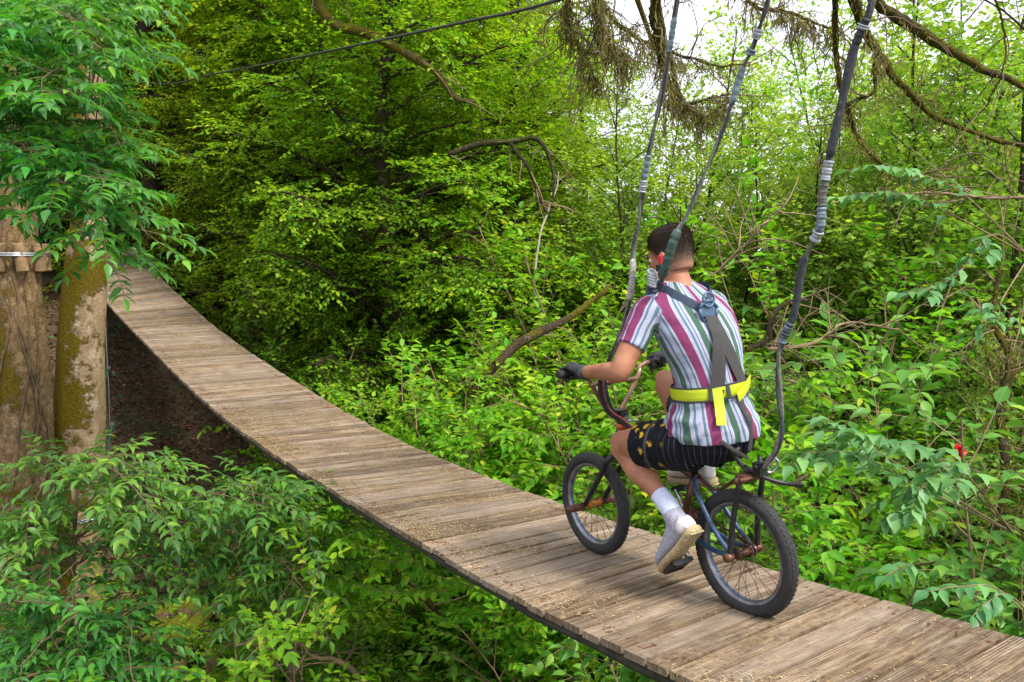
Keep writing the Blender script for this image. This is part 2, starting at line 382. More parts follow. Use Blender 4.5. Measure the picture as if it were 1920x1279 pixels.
def make_sapling(seed, H=9):
    rng = np.random.default_rng(seed); tr = MB(); wd = MB(); lv = Leaves()
    cfg = {0: dict(n=6, droop=-.05, wig=.18, sides=4, sp=.13, st=.10, roll=1.0, ang=.75, len=1.0, shr=.4, rr=.45),
           1: dict(n=4, droop=.1, wig=.2, sides=3, sp=.12, st=.15, roll=.8, ang=.8, len=.32, shr=.4, rr=.5, leaf=dict(size=.09, spacing=.07, wr=.75, start=.2)),
           2: dict(n=2, droop=.3, wig=.2, leaf=dict(size=.09, spacing=.05, wr=.8, droop=.3, tilt=.6)), 'rmin': .002}
    for i in range(3):
        T = poly((.25 * math.cos(i * 2.1), .25 * math.sin(i * 2.1), -.2), (.12 * math.cos(i * 2.1), .12 * math.sin(i * 2.1), 1), H * (.85 + .2 * rng.random()), 14, -.01, .05, rng)
        tr.tube(T, np.linspace(.055, .010, len(T)), 7)
        for k in range(17):
            h = .22 + .76 * (k + rng.random()) / 17; p, _ = sample(T, np.array([h])); az = k * 2.399 + i
            grow(wd, lv, p[0], (math.cos(az), math.sin(az), 1.0), 2.0 * (1 - h) + .7, .014, 0, cfg, rng)
    return tr, wd, lv, rng
tr, wd, lv, rng = make_sapling(5)
register('sapling', [('trunk', tr.build('trunk', M['bark_dark'], link=False)), ('limbs', wd.build('limbs', M['twig_dark'], link=False)), ('crown', lv.mesh('crown', M['sapling_leaf'], 'diamond', rng))])
print('sapling leaves', lv.count())
for key, seed, H, ns, leaf, mt, tp, kw in [('shrubA', 3, 2.6, 15, .075, 'shrub_leaf', 'oval', dict(dens=1.0)),
                                       ('shrubB', 7, 2.4, 14, .070, 'shrub_leaf', 'oval', dict(spread=.8, dens=1.1)),
                                       ('broadA', 21, 2.4, 12, .105, 'broad_leaf', 'ovate', dict(spread=.7, wr=.52, dens=.85, tips=.30)),
                                       ('broadB', 23, 2.2, 11, .085, 'broad_leaf', 'ovate', dict(spread=.9, wr=.55, dens=.9, tips=.28)),
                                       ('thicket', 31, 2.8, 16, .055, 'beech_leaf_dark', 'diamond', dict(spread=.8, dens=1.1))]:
    wd, lv, rng = make_shrub(seed, H, ns, leaf, **kw)
    register(key, [('stems', wd.build('stems', M['twig_pale' if key != 'thicket' else 'twig'], link=False)), ('foliage', lv.mesh('foliage', M[mt], tp, rng))])
    print(key, lv.count())
#@@MORE
# ------------------------------------------------------------------ ground
def make_ground():
    xs = np.concatenate([np.linspace(-140, -22, 18), np.linspace(-20, 26, 160), np.linspace(29, 150, 18)])
    ys = np.concatenate([np.linspace(-30, -6, 8), np.linspace(-5, 36, 150), np.linspace(39, 220, 24)])
    X, Y = np.meshgrid(xs, ys); Z = ground(X, Y); nx = len(xs)
    q = X * BN[0] + Y * BN[1]
    g = ss(8, 12, q + .8 * np.sin(X * .7))
    v = np.stack([X, Y, Z], -1).reshape(-1, 3)
    F = [(j * nx + i, j * nx + i + 1, (j + 1) * nx + i + 1, (j + 1) * nx + i) for j in range(len(ys) - 1) for i in range(nx - 1)]
    mb = MB(); mb.add(v, F, True, grass=g.ravel())
    m, t, b, N, L = mat_new('ground'); tc = N.new('ShaderNodeTexCoord')
    n1 = noise(N, L, 22, 8, tc.outputs['Object'], .75); n2 = noise(N, L, 1.2, 4, tc.outputs['Object'])
    r = ramp(N, [(.3, (.025, .014, .008)), (.5, (.075, .04, .02)), (.68, (.17, .10, .055))]); L.new(n1.outputs[0], r.inputs[0])
    r2 = ramp(N, [(.3, (.07, .17, .015)), (.7, (.17, .33, .03))]); L.new(n1.outputs[0], r2.inputs[0])
    rm = ramp(N, [(.5, (0, 0, 0)), (.6, (1, 1, 1))]); L.new(n2.outputs[0], rm.inputs[0])
    c = mixc(N, L, math_(N, L, 'MULTIPLY', rm.outputs[0], .6), r.outputs[0], (.035, .06, .015))
    a = attr(N, 'grass'); c = mixc(N, L, a.outputs['Fac'], c, r2.outputs[0]); L.new(c, b.inputs['Base Color']); b.inputs['Roughness'].default_value = .95
    bump(N, L, n1.outputs[0], .8, .05, b)
    tag(mb.build('ground', m), kind='structure')
make_ground()

# ------------------------------------------------------------------ plank bridge
def wood_mat():
    m, t, b, N, L = mat_new('weathered_deck_wood')
    a = attr(N, 'bc'); sx = N.new('ShaderNodeSeparateXYZ'); L.new(a.outputs['Vector'], sx.inputs[0])
    u, v_, k = sx.outputs
    def vec(su, sv, sk):
        c = N.new('ShaderNodeCombineXYZ'); L.new(math_(N, L, 'MULTIPLY', u, su), c.inputs[0]); L.new(math_(N, L, 'MULTIPLY', v_, sv), c.inputs[1]); L.new(math_(N, L, 'MULTIPLY', k, sk), c.inputs[2]); return c.outputs[0]
    n1 = noise(N, L, 1, 7, vec(4, 42, 3.7), .68); n2 = noise(N, L, 1, 5, vec(2.2, 9, 1.3), .6)
    g = N.new('ShaderNodeNewGeometry'); n3 = noise(N, L, 1.7, 5, g.outputs['Position'], .65); n4 = noise(N, L, 38, 4, g.outputs['Position'], .7)
    r = ramp(N, [(.30, (.075, .043, .022)), (.44, (.20, .128, .070)), (.56, (.34, .24, .145)), (.72, (.55, .44, .33))]); L.new(n1.outputs[0], r.inputs[0])
    rk = N.new('ShaderNodeTexWhiteNoise'); rk.noise_dimensions = '1D'; L.new(k, rk.inputs['W'])
    vv = math_(N, L, 'ADD', math_(N, L, 'MULTIPLY', rk.outputs[0], .60), .43)
    hs = N.new('ShaderNodeHueSaturation'); L.new(r.outputs[0], hs.inputs['Color']); L.new(vv, hs.inputs['Value'])
    L.new(math_(N, L, 'ADD', math_(N, L, 'MULTIPLY', n2.outputs[0], .9), .45), hs.inputs['Saturation'])
    # tan dirt patches
    rd = ramp(N, [(.46, (0, 0, 0)), (.66, (1, 1, 1))]); L.new(n3.outputs[0], rd.inputs[0])
    rg = ramp(N, [(.42, (.05, .032, .018)), (.62, (.36, .26, .13))]); L.new(n4.outputs[0], rg.inputs[0])
    kg = N.new('ShaderNodeTexWhiteNoise'); kg.noise_dimensions = '1D'; L.new(math_(N, L, 'ADD', k, 31.7), kg.inputs['W'])
    grv = math_(N, L, 'GREATER_THAN', kg.outputs[0], .42)
    gline = math_(N, L, 'GREATER_THAN', math_(N, L, 'SINE', math_(N, L, 'MULTIPLY', v_, 2 * math.pi / .0125)), .35)
    npat = noise(N, L, 1, 4, vec(3.1, 6, 2.2), .6); rp = ramp(N, [(.40, (0, 0, 0)), (.56, (1, 1, 1))]); L.new(npat.outputs[0], rp.inputs[0])
    gm = math_(N, L, 'MULTIPLY', math_(N, L, 'MULTIPLY', grv, gline), rp.outputs[0])
    hs2 = mixc(N, L, math_(N, L, 'MULTIPLY', math_(N, L, 'SUBTRACT', 1.0, grv), .38), hs.outputs[0], (.30, .245, .20))
    cg = mixc(N, L, math_(N, L, 'MULTIPLY', gm, .72), hs2, (.05, .034, .022))
    c = mixc(N, L, math_(N, L, 'MULTIPLY', rd.outputs[0], .55), cg, rg.outputs[0])
    # random darker mottling across the boards
    n5 = noise(N, L, 4.5, 5, g.outputs['Position'], .7); r5 = ramp(N, [(.52, (0, 0, 0)), (.70, (1, 1, 1))]); L.new(n5.outputs[0], r5.inputs[0])
    c = mixc(N, L, math_(N, L, 'MULTIPLY', r5.outputs[0], .55), c, (.075, .052, .036))
    # rust bleeding from the screws near both ends
    def near(x, x0, wd): return math_(N, L, 'LESS_THAN', math_(N, L, 'ABSOLUTE', math_(N, L, 'SUBTRACT', x, x0)), wd)
    e = math_(N, L, 'MAXIMUM', near(u, .085, .032), near(u, .99, .032))
    nr = noise(N, L, 1, 3, vec(26, 34, 5.1), .6); rr = ramp(N, [(.54, (0, 0, 0)), (.62, (1, 1, 1))]); L.new(nr.outputs[0], rr.inputs[0])
    c = mixc(N, L, math_(N, L, 'MULTIPLY', e, math_(N, L, 'MULTIPLY', rr.outputs[0], .9)), c, (.08, .022, .010))
    L.new(c, b.inputs['Base Color']); b.inputs['Roughness'].default_value = .82; b.inputs['Specular IOR Level'].default_value = .25
    s = math_(N, L, 'SINE', math_(N, L, 'MULTIPLY', v_, 2 * math.pi / .0135))
    h = math_(N, L, 'ADD', math_(N, L, 'MULTIPLY', s, .16), n1.outputs[0]); bump(N, L, h, .9, .006, b)
    return m
M['deck'] = wood_mat()
rng = np.random.default_rng(4)
bridge = tag(empty('plank_bridge', deck(0, .5)), 'long sagging bridge of weathered grey-brown planks running up into the trees', 'bridge')
O0 = np.array(deck(0, .5))
dk = MB(); s = -4.2; k = 0
while s < 19:
    wb = .118 + .012 * math.sin(k * 1.7); s2 = s + wb - .013 - .004 * rng.random(); e0, e1 = rng.normal(0, .0028), rng.normal(0, .0028); dz = rng.normal(0, .002)
    sk = rng.normal(0, .002)
    c = [deck(s, -e0 / WID), deck(s + sk, 1 + e1 / WID), deck(s2 + sk, 1 + e1 / WID), deck(s2, -e0 / WID)]
    nu = 6; vs = []; bc = []
    for zz in (0, -.028):
        for j, (a, b_) in enumerate(((0, 1), (3, 2))):
            for i in range(nu + 1):
                t = i / nu; p = c[a] * (1 - t) + c[b_] * t + V(0, 0, zz + dz - .0 + .002 * math.sin(3 * t + k)); vs.append(p - O0); bc.append((t * WID, j * wb, k))
    m = nu + 1; F = []
    for i in range(nu):
        F += [[i, i + 1, m + i + 1, m + i], [2 * m + i, 3 * m + i, 3 * m + i + 1, 2 * m + i + 1], [i, 2 * m + i, 2 * m + i + 1, i + 1], [m + i, m + i + 1, 3 * m + i + 1, 3 * m + i]]
    F += [[0, m, 3 * m, 2 * m], [nu, 2 * m + nu, 3 * m + nu, m + nu]]
    base = dk.n
    dk.v.append(np.array(vs)); [dk.f.append([q + base for q in f]) or dk.sm.append(False) for f in F]; dk.att.setdefault('bc', []).append(np.array(bc, float)); dk.n += len(vs)
    s += wb; k += 1
dk.build('deck', M['deck'], bridge)
M['dark_steel'] = simple('dark_steel', (.035, .03, .025), .6, .3, .4, 30)
M['beam_wood'] = simple('beam_wood', (.022, .020, .010), .9, 0, .6, 14, .5)
S_ = np.linspace(-4.2, 19, 120)
for t in (.025, .975):
    mb = MB(); mb.tube([deck(x, t) + V(0, 0, -.050 + .005 * math.sin(x * 9)) - O0 for x in S_], .021, 6); mb.build('edge_beam', M['beam_wood'], bridge)
for t in (.3, .7):
    mb = MB(); mb.tube([deck(x, t) + V(0, 0, -.047) - O0 for x in S_], .012, 6); mb.build('support_cable', M['dark_steel'], bridge)
# chips and dead needles lying on the planks
mb = MB(); 
n = 24000; s = rng.uniform(.4, 9, n) ** 1.0; t = np.clip(np.abs(rng.normal(.06, .17, n)), .004, .97); u2 = rng.random(n) < .35; t[u2] = rng.uniform(.02, .98, u2.sum())
keep = (np.sin(s * 2.1) + np.sin(s * 5.3 + t * 6) + rng.normal(0, .8, n)) > .1
lvs = Leaves(); P = np.array([deck(a, b_) for a, b_ in zip(s[keep], t[keep])]) + V(0, 0, .003); n = len(P)
az = rng.uniform(0, 6.28, n); D = np.stack([np.cos(az), np.sin(az), rng.normal(0, .06, n)], 1)
lvs.add(P, D, np.tile(UP, (n, 1)) + rng.normal(0, .2, (n, 3)), rng.uniform(.006, .024, n), rng.uniform(.002, .006, n))
M['straw'] = leafmat('straw', [(0, (.10, .06, .03)), (.5, (.38, .28, .13)), (1, (.62, .50, .28))], .1, .8, .01, .2)
tag(link_mesh('plank_litter', lvs.mesh('plank_litter', M['straw'], 'diamond', rng)), 'wood chips and dry needles strewn over the planks', 'litter', kind='stuff')

# ------------------------------------------------------------------ carve plants clear of the bridge corridor and of the camera
def carve(o):
    bpy.context.view_layer.update()
    for ch in o.children:
        me = ch.data; n = len(me.vertices); co = np.empty(n * 3, np.float32); me.vertices.foreach_get('co', co); co = co.reshape(-1, 3)
        mw = np.array(o.matrix_world @ ch.matrix_local); wc = co @ mw[:3, :3].T + mw[:3, 3]
        s = wc @ BD; q = wc @ BN; z = wc[:, 2]; dz = np.interp(s, PX, PL) + ZC
        a = (q > OFFL - .05) & (q < OFFL + WID + .04) & (z > dz - .30) & (z < dz + 2.3) & (s > -6) & (s < 19.5)
        d = np.linalg.norm(wc - V(0, 0, ZC), axis=1) < 1.6
        # the rider's path and his ropes: nothing hangs in it beside him
        e = (q > OFFL - .35) & (q < OFFL + WID + .25) & (z > dz + .25) & (z < dz + 3.5) & (s > .3) & (s < 6.5)
        f = (q < 3.7) & (q > -1.6) & (s > 9.0) & (s < 18.6) & (z < dz - .15)
        bad = a | d | e | f
        if not bad.any(): continue
        import bmesh
        bm = bmesh.new(); m2 = me.copy(); bm.from_mesh(m2); bm.verts.ensure_lookup_table()
        dl = [bm.verts[i] for i in np.nonzero(bad)[0]]
        ext = set(dl)
        if ch.name.split('.')[0] in ('foliage', 'crown', 'moss'):
            fr = list(dl)
            while fr:
                x = fr.pop()
                for ed in x.link_edges:
                    y = ed.other_vert(x)
                    if y not in ext: ext.add(y); fr.append(y)
        bmesh.ops.delete(bm, geom=list(ext), context='VERTS'); bm.to_mesh(m2); bm.free(); ch.data = m2
def at_xy(px, Y): return (px - 960) / FPX * Y * 1.0, Y
def sq(s, q): p = BD * s + BN * q; return p[0], p[1]

# ------------------------------------------------------------------ background trees
BT = [  # key, px, Y, scale, rz, label
 ('beech', 655, 14.5, 1.0, .3, 'leafy green beech whose layered branches sweep down over the right of the bridge'),
 ('beech', 505, 19, 1.05, 2.2, 'beech with dark trunk showing among leaves above the middle of the bridge'),
 ('beech2', 850, 17, 1.0, 1.1, 'yellow-green beech in the middle of the wood behind the dark arched branch'),
 ('beech', 330, 24, 1.1, 3.9, 'broad beech behind the upper end of the bridge'),
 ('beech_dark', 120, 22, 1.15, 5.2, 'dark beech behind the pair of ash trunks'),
 ('beech2', 1010, 23, .95, .2, 'light green beech at the right edge of the dense wood'),
 ('beech', 740, 26, 1.2, 4.4, 'tall beech far behind the overhead cable'),
 ('beech', 560, 31, 1.25, 1.9, 'tallest beech at the back of the wood'),
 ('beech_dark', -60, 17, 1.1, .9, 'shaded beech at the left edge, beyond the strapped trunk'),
 ('beech2', 440, 38, 1.2, 2.9, 'beech farthest up the slope beyond the end of the bridge'),
 ('lime', 1140, 31, .62, 2.7, 'pale green rounded tree far off under the white sky'),
 ('lime', 1560, 34, .62, .8, 'far pale tree behind the rearmost hanging rope'),
 ('lime', 1790, 30, .62, 3.6, 'far pale tree behind the lower mossy limb'),
 ('lime', 2010, 27, .68, 1.4, 'pale tree cut by the right edge beyond the thicket'),
 ('lime', 920, 42, .8, 4.1, 'distant pale tree closing the gap in the wood'),
]
BT += [
 ('beech', 745, 12.4, .86, 2.6, 'nearest beech, its bright layers spread over the shrubs right of the bridge'),
 ('beech', 905, 14.5, .85, 4.9, 'bright beech just left of the arched branch'),
 ('beech2', 560, 16.2, .95, .9, 'sunlit beech between the cable and the upper bridge'),
 ('beech2', 1075, 18.5, .80, 1.6, 'yellow-green beech left of the left hanging rope'),

 ('beech', 250, 27, 1.1, 1.0, 'beech filling the wood behind the hanging ash leaves'),
 ('beech2', 650, 21, 1.1, 5.6, 'yellow-green beech crossed by the overhead cable'),
 ('beech2', 960, 29, 1.2, 3.3, 'tall light beech behind the birch stem'),
 ('beech2', 780, 34, 1.2, 2.0, 'beech deep in the middle of the wood'),
 ('beech_dark', 30, 30, 1.2, 1.2, 'dark beech high on the slope at the top left'),
 ('beech2', 380, 17.5, .9, 4.0, 'low-branched beech over the upper right edge of the bridge'),
 ('beech', -420, 15, .95, 2.0, 'beech well outside the left edge, behind the ash pair'),
 ('lime', 1680, 24, .47, 1.0, 'small pale tree behind the right rope and mossy limb'),
 ('lime', 1880, 20, .45, 5.2, 'small pale tree behind the right edge alder'),
]
for key, px, Y, sc, rz, lab in BT:
    x, y = at_xy(px, Y); o = place(key, 'beech_tree' if 'beech' in key else 'lime_tree', x, y, lab, 'tree', sc, rz, group='trees of the wood behind the bridge')
    if Y < 22: carve(o)
SP = [(1215, 13, .86, 0., 'thin multi-stemmed sapling just right of the left hanging rope'),
      (1350, 15.5, .92, 1.3, 'slim airy sapling between the left and middle ropes'),
      (1480, 12.5, .82, 2.6, 'loose young alder behind the middle rope against white sky'),
      (1600, 15, .95, 4.0, 'bare-stemmed young alder behind the right hanging rope'),
      (1730, 12, .85, 5.1, 'bright leafed alder right of the right hanging rope'),
      (1860, 10.5, .8, .7, 'bright leafed alder in the top right corner'),
      (1660, 20, 1.1, 2.0, 'slender alder far back beneath the forked mossy limb'),
      (1960, 15, 1.0, 1.9, 'dense young alder at the right edge'),
      (1090, 16, .74, 2.4, 'light sapling under the hanging lichen at the wood edge')]
SP += [(1290, 17, .70, 3.1, 'leafy alder straight above the rider in the background'),
      (1540, 10.5, .70, .4, 'leafy alder sapling between the middle and right ropes'),
      (1800, 15, .95, 2.4, 'leafy alder under the long mossy limb'),
      (1350, 11.5, .66, 5.5, 'short leafy alder beyond the rider\'s head'),
      (1690, 9.8, .62, 3.3, 'short leafy alder just right of the right rope'),
      (1910, 19, 1.1, 5.8, 'far leafy alder at the top right corner')]
SP += [(1790, 9.2, .98, 1.1, 'tall leafy alder between the two long mossy limbs'),
]
for px, Y, sc, rz, lab in SP:
    x, y = at_xy(px, Y); place('sapling', 'young_alder', x, y, lab, 'tree', sc, rz, group='thin young trees under the white sky')

# ------------------------------------------------------------------ shrubs
SH = [  # key, s, q, scale, rz, sz, label      right of the bridge, near to far
 ('broadA', .6, 3.75, 1.28, .2, 1.0, 'broad-leaved bush at the bottom right corner beside the planks'),
 ('broadB', 1.9, 3.80, 1.30, 1.5, 1.0, 'broad-leaved bush behind the rear wheel, its leaves over the deck edge'),
 ('broadA', 1.2, 5.0, 1.42, 2.9, 1.0, 'blue-green broad-leaved bush holding the red flower head'),
 ('broadB', 2.9, 4.3, 1.25, 4.1, 1.02, 'broad-leaved bush right of the rear rope clamp'),
 ('broadA', 2.4, 5.9, 1.45, 5.3, 1.05, 'bushy honeysuckle in front of the bright lawn gap'),
 ('shrubB', 4.1, 3.95, 1.16, .9, 1.0, 'low leafy shrub seen through the rear wheel spokes'),
 ('broadB', .4, 6.4, 1.5, 2.2, 1.05, 'honeysuckle bush at the right edge below the lichen-hung stem'),
 ('shrubA', 5.3, 3.85, 1.12, 2.0, 1.0, 'yellow-green shrub directly beyond the front wheel'),
 ('shrubA', 6.6, 3.80, 1.13, 3.1, 1.0, 'yellow-green shrub beside the planks, left of the front wheel'),
 ('shrubB', 7.9, 3.80, 1.18, 4.4, 1.0, 'bright shrub spilling leaves over the far edge mid-bridge'),
 ('shrubA', 9.2, 3.85, 1.2, 5.5, 1.0, 'shrub at the foot of the beech where the bridge starts to climb'),
 ('shrubA', 5.9, 5.2, 1.42, .5, 1.0, 'tall yellow-green shrub under the rider\'s left arm'),
 ('shrubB', 7.3, 5.1, 1.38, 1.7, 1.0, 'rounded yellow-green shrub beside the mossy log'),
 ('shrubA', 7.6, 6.9, 1.68, 2.9, 1.05, 'brightest yellow-green shrub left of the rider\'s head'),
 ('shrubB', 4.9, 7.2, 1.60, 4.2, 1.08, 'yellow-tinged shrub right behind the rider\'s head'),
 ('shrubB', 6.0, 9.0, 1.75, 5.1, 1.1, 'tall loose shrub between the ropes above the rider\'s head'),
 ('thicket', 3.6, 7.0, 1.30, .6, 1.0, 'dark twiggy thicket behind the rider\'s belt'),
 ('thicket', 2.6, 8.0, 1.42, 1.9, 1.05, 'tangled dark thicket beyond the right rope'),
 ('broadA', 4.4, 9.0, 1.72, .4, 1.1, 'broad-leaved bush with pale bare twigs right of the right rope'),
 ('thicket', 1.4, 9.2, 1.6, 3.0, 1.05, 'dark bush at the right edge behind the lichen-hung stem'),
 ('broadB', 2.6, 10.4, 1.85, 4.2, 1.1, 'tall broad-leaved bush under the lower mossy limb'),
 ('shrubB', 9.4, 5.6, 1.30, .1, 1.0, 'leafy shrub under the beech behind the mossy log'),
 ('shrubA', 11.2, 4.3, 1.15, 1.2, 1.0, 'small-leaved shrub right of the climbing part of the bridge'),
 ('thicket', 12.8, 4.2, 1.2, 2.3, 1.0, 'dark shrub right of the upper end of the bridge'),
 ('shrubB', 10.2, 8.2, 1.75, 3.4, 1.05, 'light shrub in the middle distance below the arched branch'),
 ('shrubA', 12.8, 7.0, 1.3, 4.5, 1.0, 'shrub half hidden among the lowest beech branches'),
 ('shrubB', 8.3, 11.5, 1.9, 5.6, 1.1, 'light shrub in the middle distance right of the pale birch stem'),
 ('shrubA', 5.4, 12.6, 1.9, .8, 1.1, 'sunny shrub behind the ropes at the wood edge'),
 ('shrubB', 3.4, 13.6, 1.9, 2.1, 1.1, 'sunny shrub behind the right rope at the wood edge'),
 ('shrubA', .8, 13.0, 1.9, 3.5, 1.15, 'sunny shrub at the right edge behind the dark bush'),
 ('shrubB', 10.6, 4.6, 1.2, 5.0, 1.0, 'leafy shrub pressing against the far edge where the bridge curves up'),
 ('shrubA', 6.9, 4.4, 1.2, 4.0, 1.0, 'dense shrub between the mossy log and the planks'),
 ('shrubB', 4.9, 5.0, 1.30, 2.4, 1.0, 'leafy shrub under the handlebar'),
 ('broadB', 3.4, 5.4, 1.34, .7, 1.0, 'broad-leaved bush behind the rider\'s shorts'),
 ('shrubA', 8.6, 6.0, 1.45, .2, 1.0, 'sunlit shrub behind the mossy log'),
 ('shrubA', 6.4, 11.0, 1.8, 3.2, 1.1, 'sunlit shrub far behind the left hanging rope'),
 ('shrubB', 11.0, 10.2, 1.9, .9, 1.1, 'soft green shrub at the foot of the farther beeches'),
 ('shrubA', 13.4, 9.2, 2.0, 2.2, 1.1, 'shrub in the dark heart of the wood'),
 ('shrubB', 16.0, 7.0, 1.6, 3.6, 1.0, 'shrub below the dark beech trunk'),
 ('thicket', 12.5, -4.2, 1.0, .9, 1.0, 'bush left of the ash trunks, beyond the left edge'),
 ('shrubB', 9.5, -5.2, 1.0, 2.9, 1.0, 'low green bush left of the strapped trunk, outside the picture'),
 ('shrubA', 15.5, -4.6, 1.1, 4.2, 1.0, 'bush behind the pair of ash trunks'),
 # left of the bridge, below it
 ('shrubB', 4.9, 1.45, 1.04, 3.0, 1.0, 'bright shrub pushing up against the underside of the planks'),
 ('shrubB', 5.6, .45, .95, .3, .95, 'bright shrub below the left edge of the planks mid-bridge'),
 ('shrubA', 6.9, .6, .74, 1.4, .95, 'green shrub left of the planks just above the dark gap'),
 ('shrubA', 4.3, .75, .66, 2.6, .9, 'light green shrub with drooping tips low under the planks'),
 ('shrubB', 6.3, -.9, .74, 3.8, .95, 'green undergrowth bush at the centre left bottom'),
 ('thicket', 3.6, 1.9, .62, 4.9, .85, 'glossy dark bush under the near edge of the planks'),
 ('thicket', 5.0, 2.2, .7, 5.8, .9, 'dark bush in the shade beneath the middle planks'),
 ('thicket', 4.6, -.6, .5, 1.0, .8, 'low dark bush beside the brown leaf litter'),
 ('thicket', 13.8, 5.6, .9, 5.7, .8, 'shaded bush under the right side of the upper bridge'),
]
for key, s, q, sc, rz, sz, lab in SH:
    x, y = sq(s, q); o = place(key, {'s': 'leafy_shrub', 'b': 'honeysuckle_bush', 't': 'dark_thicket'}[key[0]], x, y, lab, 'shrub', sc, rz, sz=sz, group='shrubs around the bridge')
    if q < 6: carve(o)
# ivy and seedlings over the wood floor
rng = np.random.default_rng(77); lvs = Leaves()
def cover(n, s0, s1, q0, q1, size, hgt, patch):
    s = rng.uniform(s0, s1, n); q = rng.uniform(q0, q1, n); x = BD[0] * s + BN[0] * q; y = BD[1] * s + BN[1] * q
    f = np.sin(x * 1.7 + 1) * np.cos(y * 1.5) + .5 * np.sin(x * 4.1 + y * 3); k = f + rng.normal(0, .35, n) > patch
    # bare litter: the dark gap under the bridge and the brown patch at the bottom
    bare = ((s > 9.8) & (s < 18.0) & (q < 4.2) & (q > -1.5)) | (((s - 4.6) ** 2 + (q + .55) ** 2) < .7 ** 2)
    k &= ~bare | (rng.random(n) < .10 + .35 * (np.sin(s * 1.9) * np.sin(q * 2.3) > .55))
    x, y, f = x[k], y[k], f[k]; m = len(x)
    P = np.stack([x, y, ground(x, y) + hgt * np.abs(np.sin(x * 2.3) * np.cos(y * 2.9)) * rng.random(m) ** .5 + .03 + .1 * hgt * rng.random(m)], 1)
    az = rng.uniform(0, 6.28, m); D = np.stack([np.cos(az), np.sin(az), rng.normal(-.2, .3, m)], 1)
    lvs.add(P, nrm(D), np.tile(UP, (m, 1)) + rng.normal(0, .35, (m, 3)), size * rng.uniform(.6, 1.3, m), size * .75 * rng.uniform(.7, 1.2, m))
cover(60000, 1.5, 10, -4.5, 3.6, .07, .9, -.3); cover(30000, 4, 22, -16, -1.6, .09, .6, -.2); cover(40000, 8, 24, -8, 14, .09, .7, -.1)
tag(link_mesh('ivy_ground_cover', lvs.mesh('ivy', M['ivy_leaf'], 'oval', rng)), 'dark ivy and seedlings covering the wood floor', 'ivy', kind='stuff')
lvs = Leaves(); n = 42000; s = np.concatenate([rng.uniform(7.5, 20, 34000), rng.normal(4.6, .8, 8000)]); q = np.concatenate([rng.uniform(-4, 5, 34000), rng.normal(-.5, .8, 8000)])
x = BD[0] * s + BN[0] * q; y = BD[1] * s + BN[1] * q; az = rng.uniform(0, 6.28, n); D = np.stack([np.cos(az), np.sin(az), rng.normal(.1, .35, n)], 1)
lvs.add(np.stack([x, y, ground(x, y) + .012 + .03 * rng.random(n)], 1), nrm(D), np.tile(UP, (n, 1)) + rng.normal(0, .4, (n, 3)), rng.uniform(.04, .085, n), rng.uniform(.025, .05, n))
M['dead_leaf'] = leafmat('dead_leaf', [(0, (.035, .018, .010)), (.5, (.10, .05, .022)), (.85, (.19, .10, .04)), (1, (.30, .20, .09))], .1, .7, .015, .15)
tag(link_mesh('leaf_litter', lvs.mesh('leaf_litter', M['dead_leaf'], 'oval', rng)), 'brown fallen leaves covering the earth under the bridge', 'leaf litter', kind='stuff')
#@@NEAR
# ------------------------------------------------------------------ the pair of ash trunks at the left and their foliage
def pix_tube(mb, pts, n=8, sub=24, rad=None):
    "pts: (px, py, Y, radius)"
    P = bezier([at(*p[:3]) for p in pts], sub); R = np.interp(np.linspace(0, 1, len(P)), np.linspace(0, 1, len(pts)), [p[3] for p in pts])
    return P, R
def bumpy_trunk(pts, n=28, sub=60, seed=0, base=None, amp=.035):
    P, R = pix_tube(None, pts, sub=sub); base = P[0] if base is None else base; rng = np.random.default_rng(seed)
    mb = MB(); mb.tube(P - base, R, n)
    v = mb.v[0].reshape(-1, 3); m = len(P) * n
    ph = rng.uniform(0, 6, 6)
    for i in range(len(P)):
        for j in range(n):
            th = 2 * math.pi * j / n
            k = 1 + amp * (math.sin(3 * th + ph[0] + i * .05) + .7 * math.sin(5 * th + ph[1] + .11 * i) + .5 * math.sin(2 * th + i * .33 + ph[2]) + .5 * math.sin(9 * th + ph[3] + i * .2))
            c = P[i] - base; v[i * n + j] = c + (v[i * n + j] - c) * k
    return mb, P, R, base
T1 = [(28, 1290, 8.3, .44), (32, 1010, 8.4, .36), (42, 800, 8.5, .285), (38, 620, 8.5, .245), (30, 500, 8.5, .215), (26, 380, 8.5, .20), (8, 270, 8.5, .17), (0, 130, 8.6, .15), (-10, -40, 8.7, .14), (-20, -500, 9, .10)]
T2 = [(140, 1290, 8.9, .30), (148, 1010, 9.0, .265), (150, 860, 9.0, .265), (150, 760, 9.0, .262), (154, 640, 9.0, .245), (162, 500, 9.0, .215), (168, 400, 9.0, .175), (160, 260, 9.0, .16), (178, 90, 9.05, .15), (170, -60, 9.1, .14), (150, -500, 9.3, .09)]
ashA = empty('ash_tree', at(28, 1290, 8.3)); tag(ashA, 'thick ash trunk at the left edge with ivy stems and a steel strap round it', 'tree')
mb, P1, R1, b1 = bumpy_trunk(T1, seed=1, base=np.array(ashA.location), n=40, sub=110); mb.build('trunk', M['bark_pale'], ashA)
ashB = empty('ash_tree', at(140, 1290, 8.9)); tag(ashB, 'slimmer mossy ash with pale bark standing between the strapped trunk and the bridge', 'tree')
mb, P2, R2, b2 = bumpy_trunk(T2, seed=4, base=np.array(ashB.location), n=36, sub=110); mb.build('trunk', M['bark_moss'], ashB)
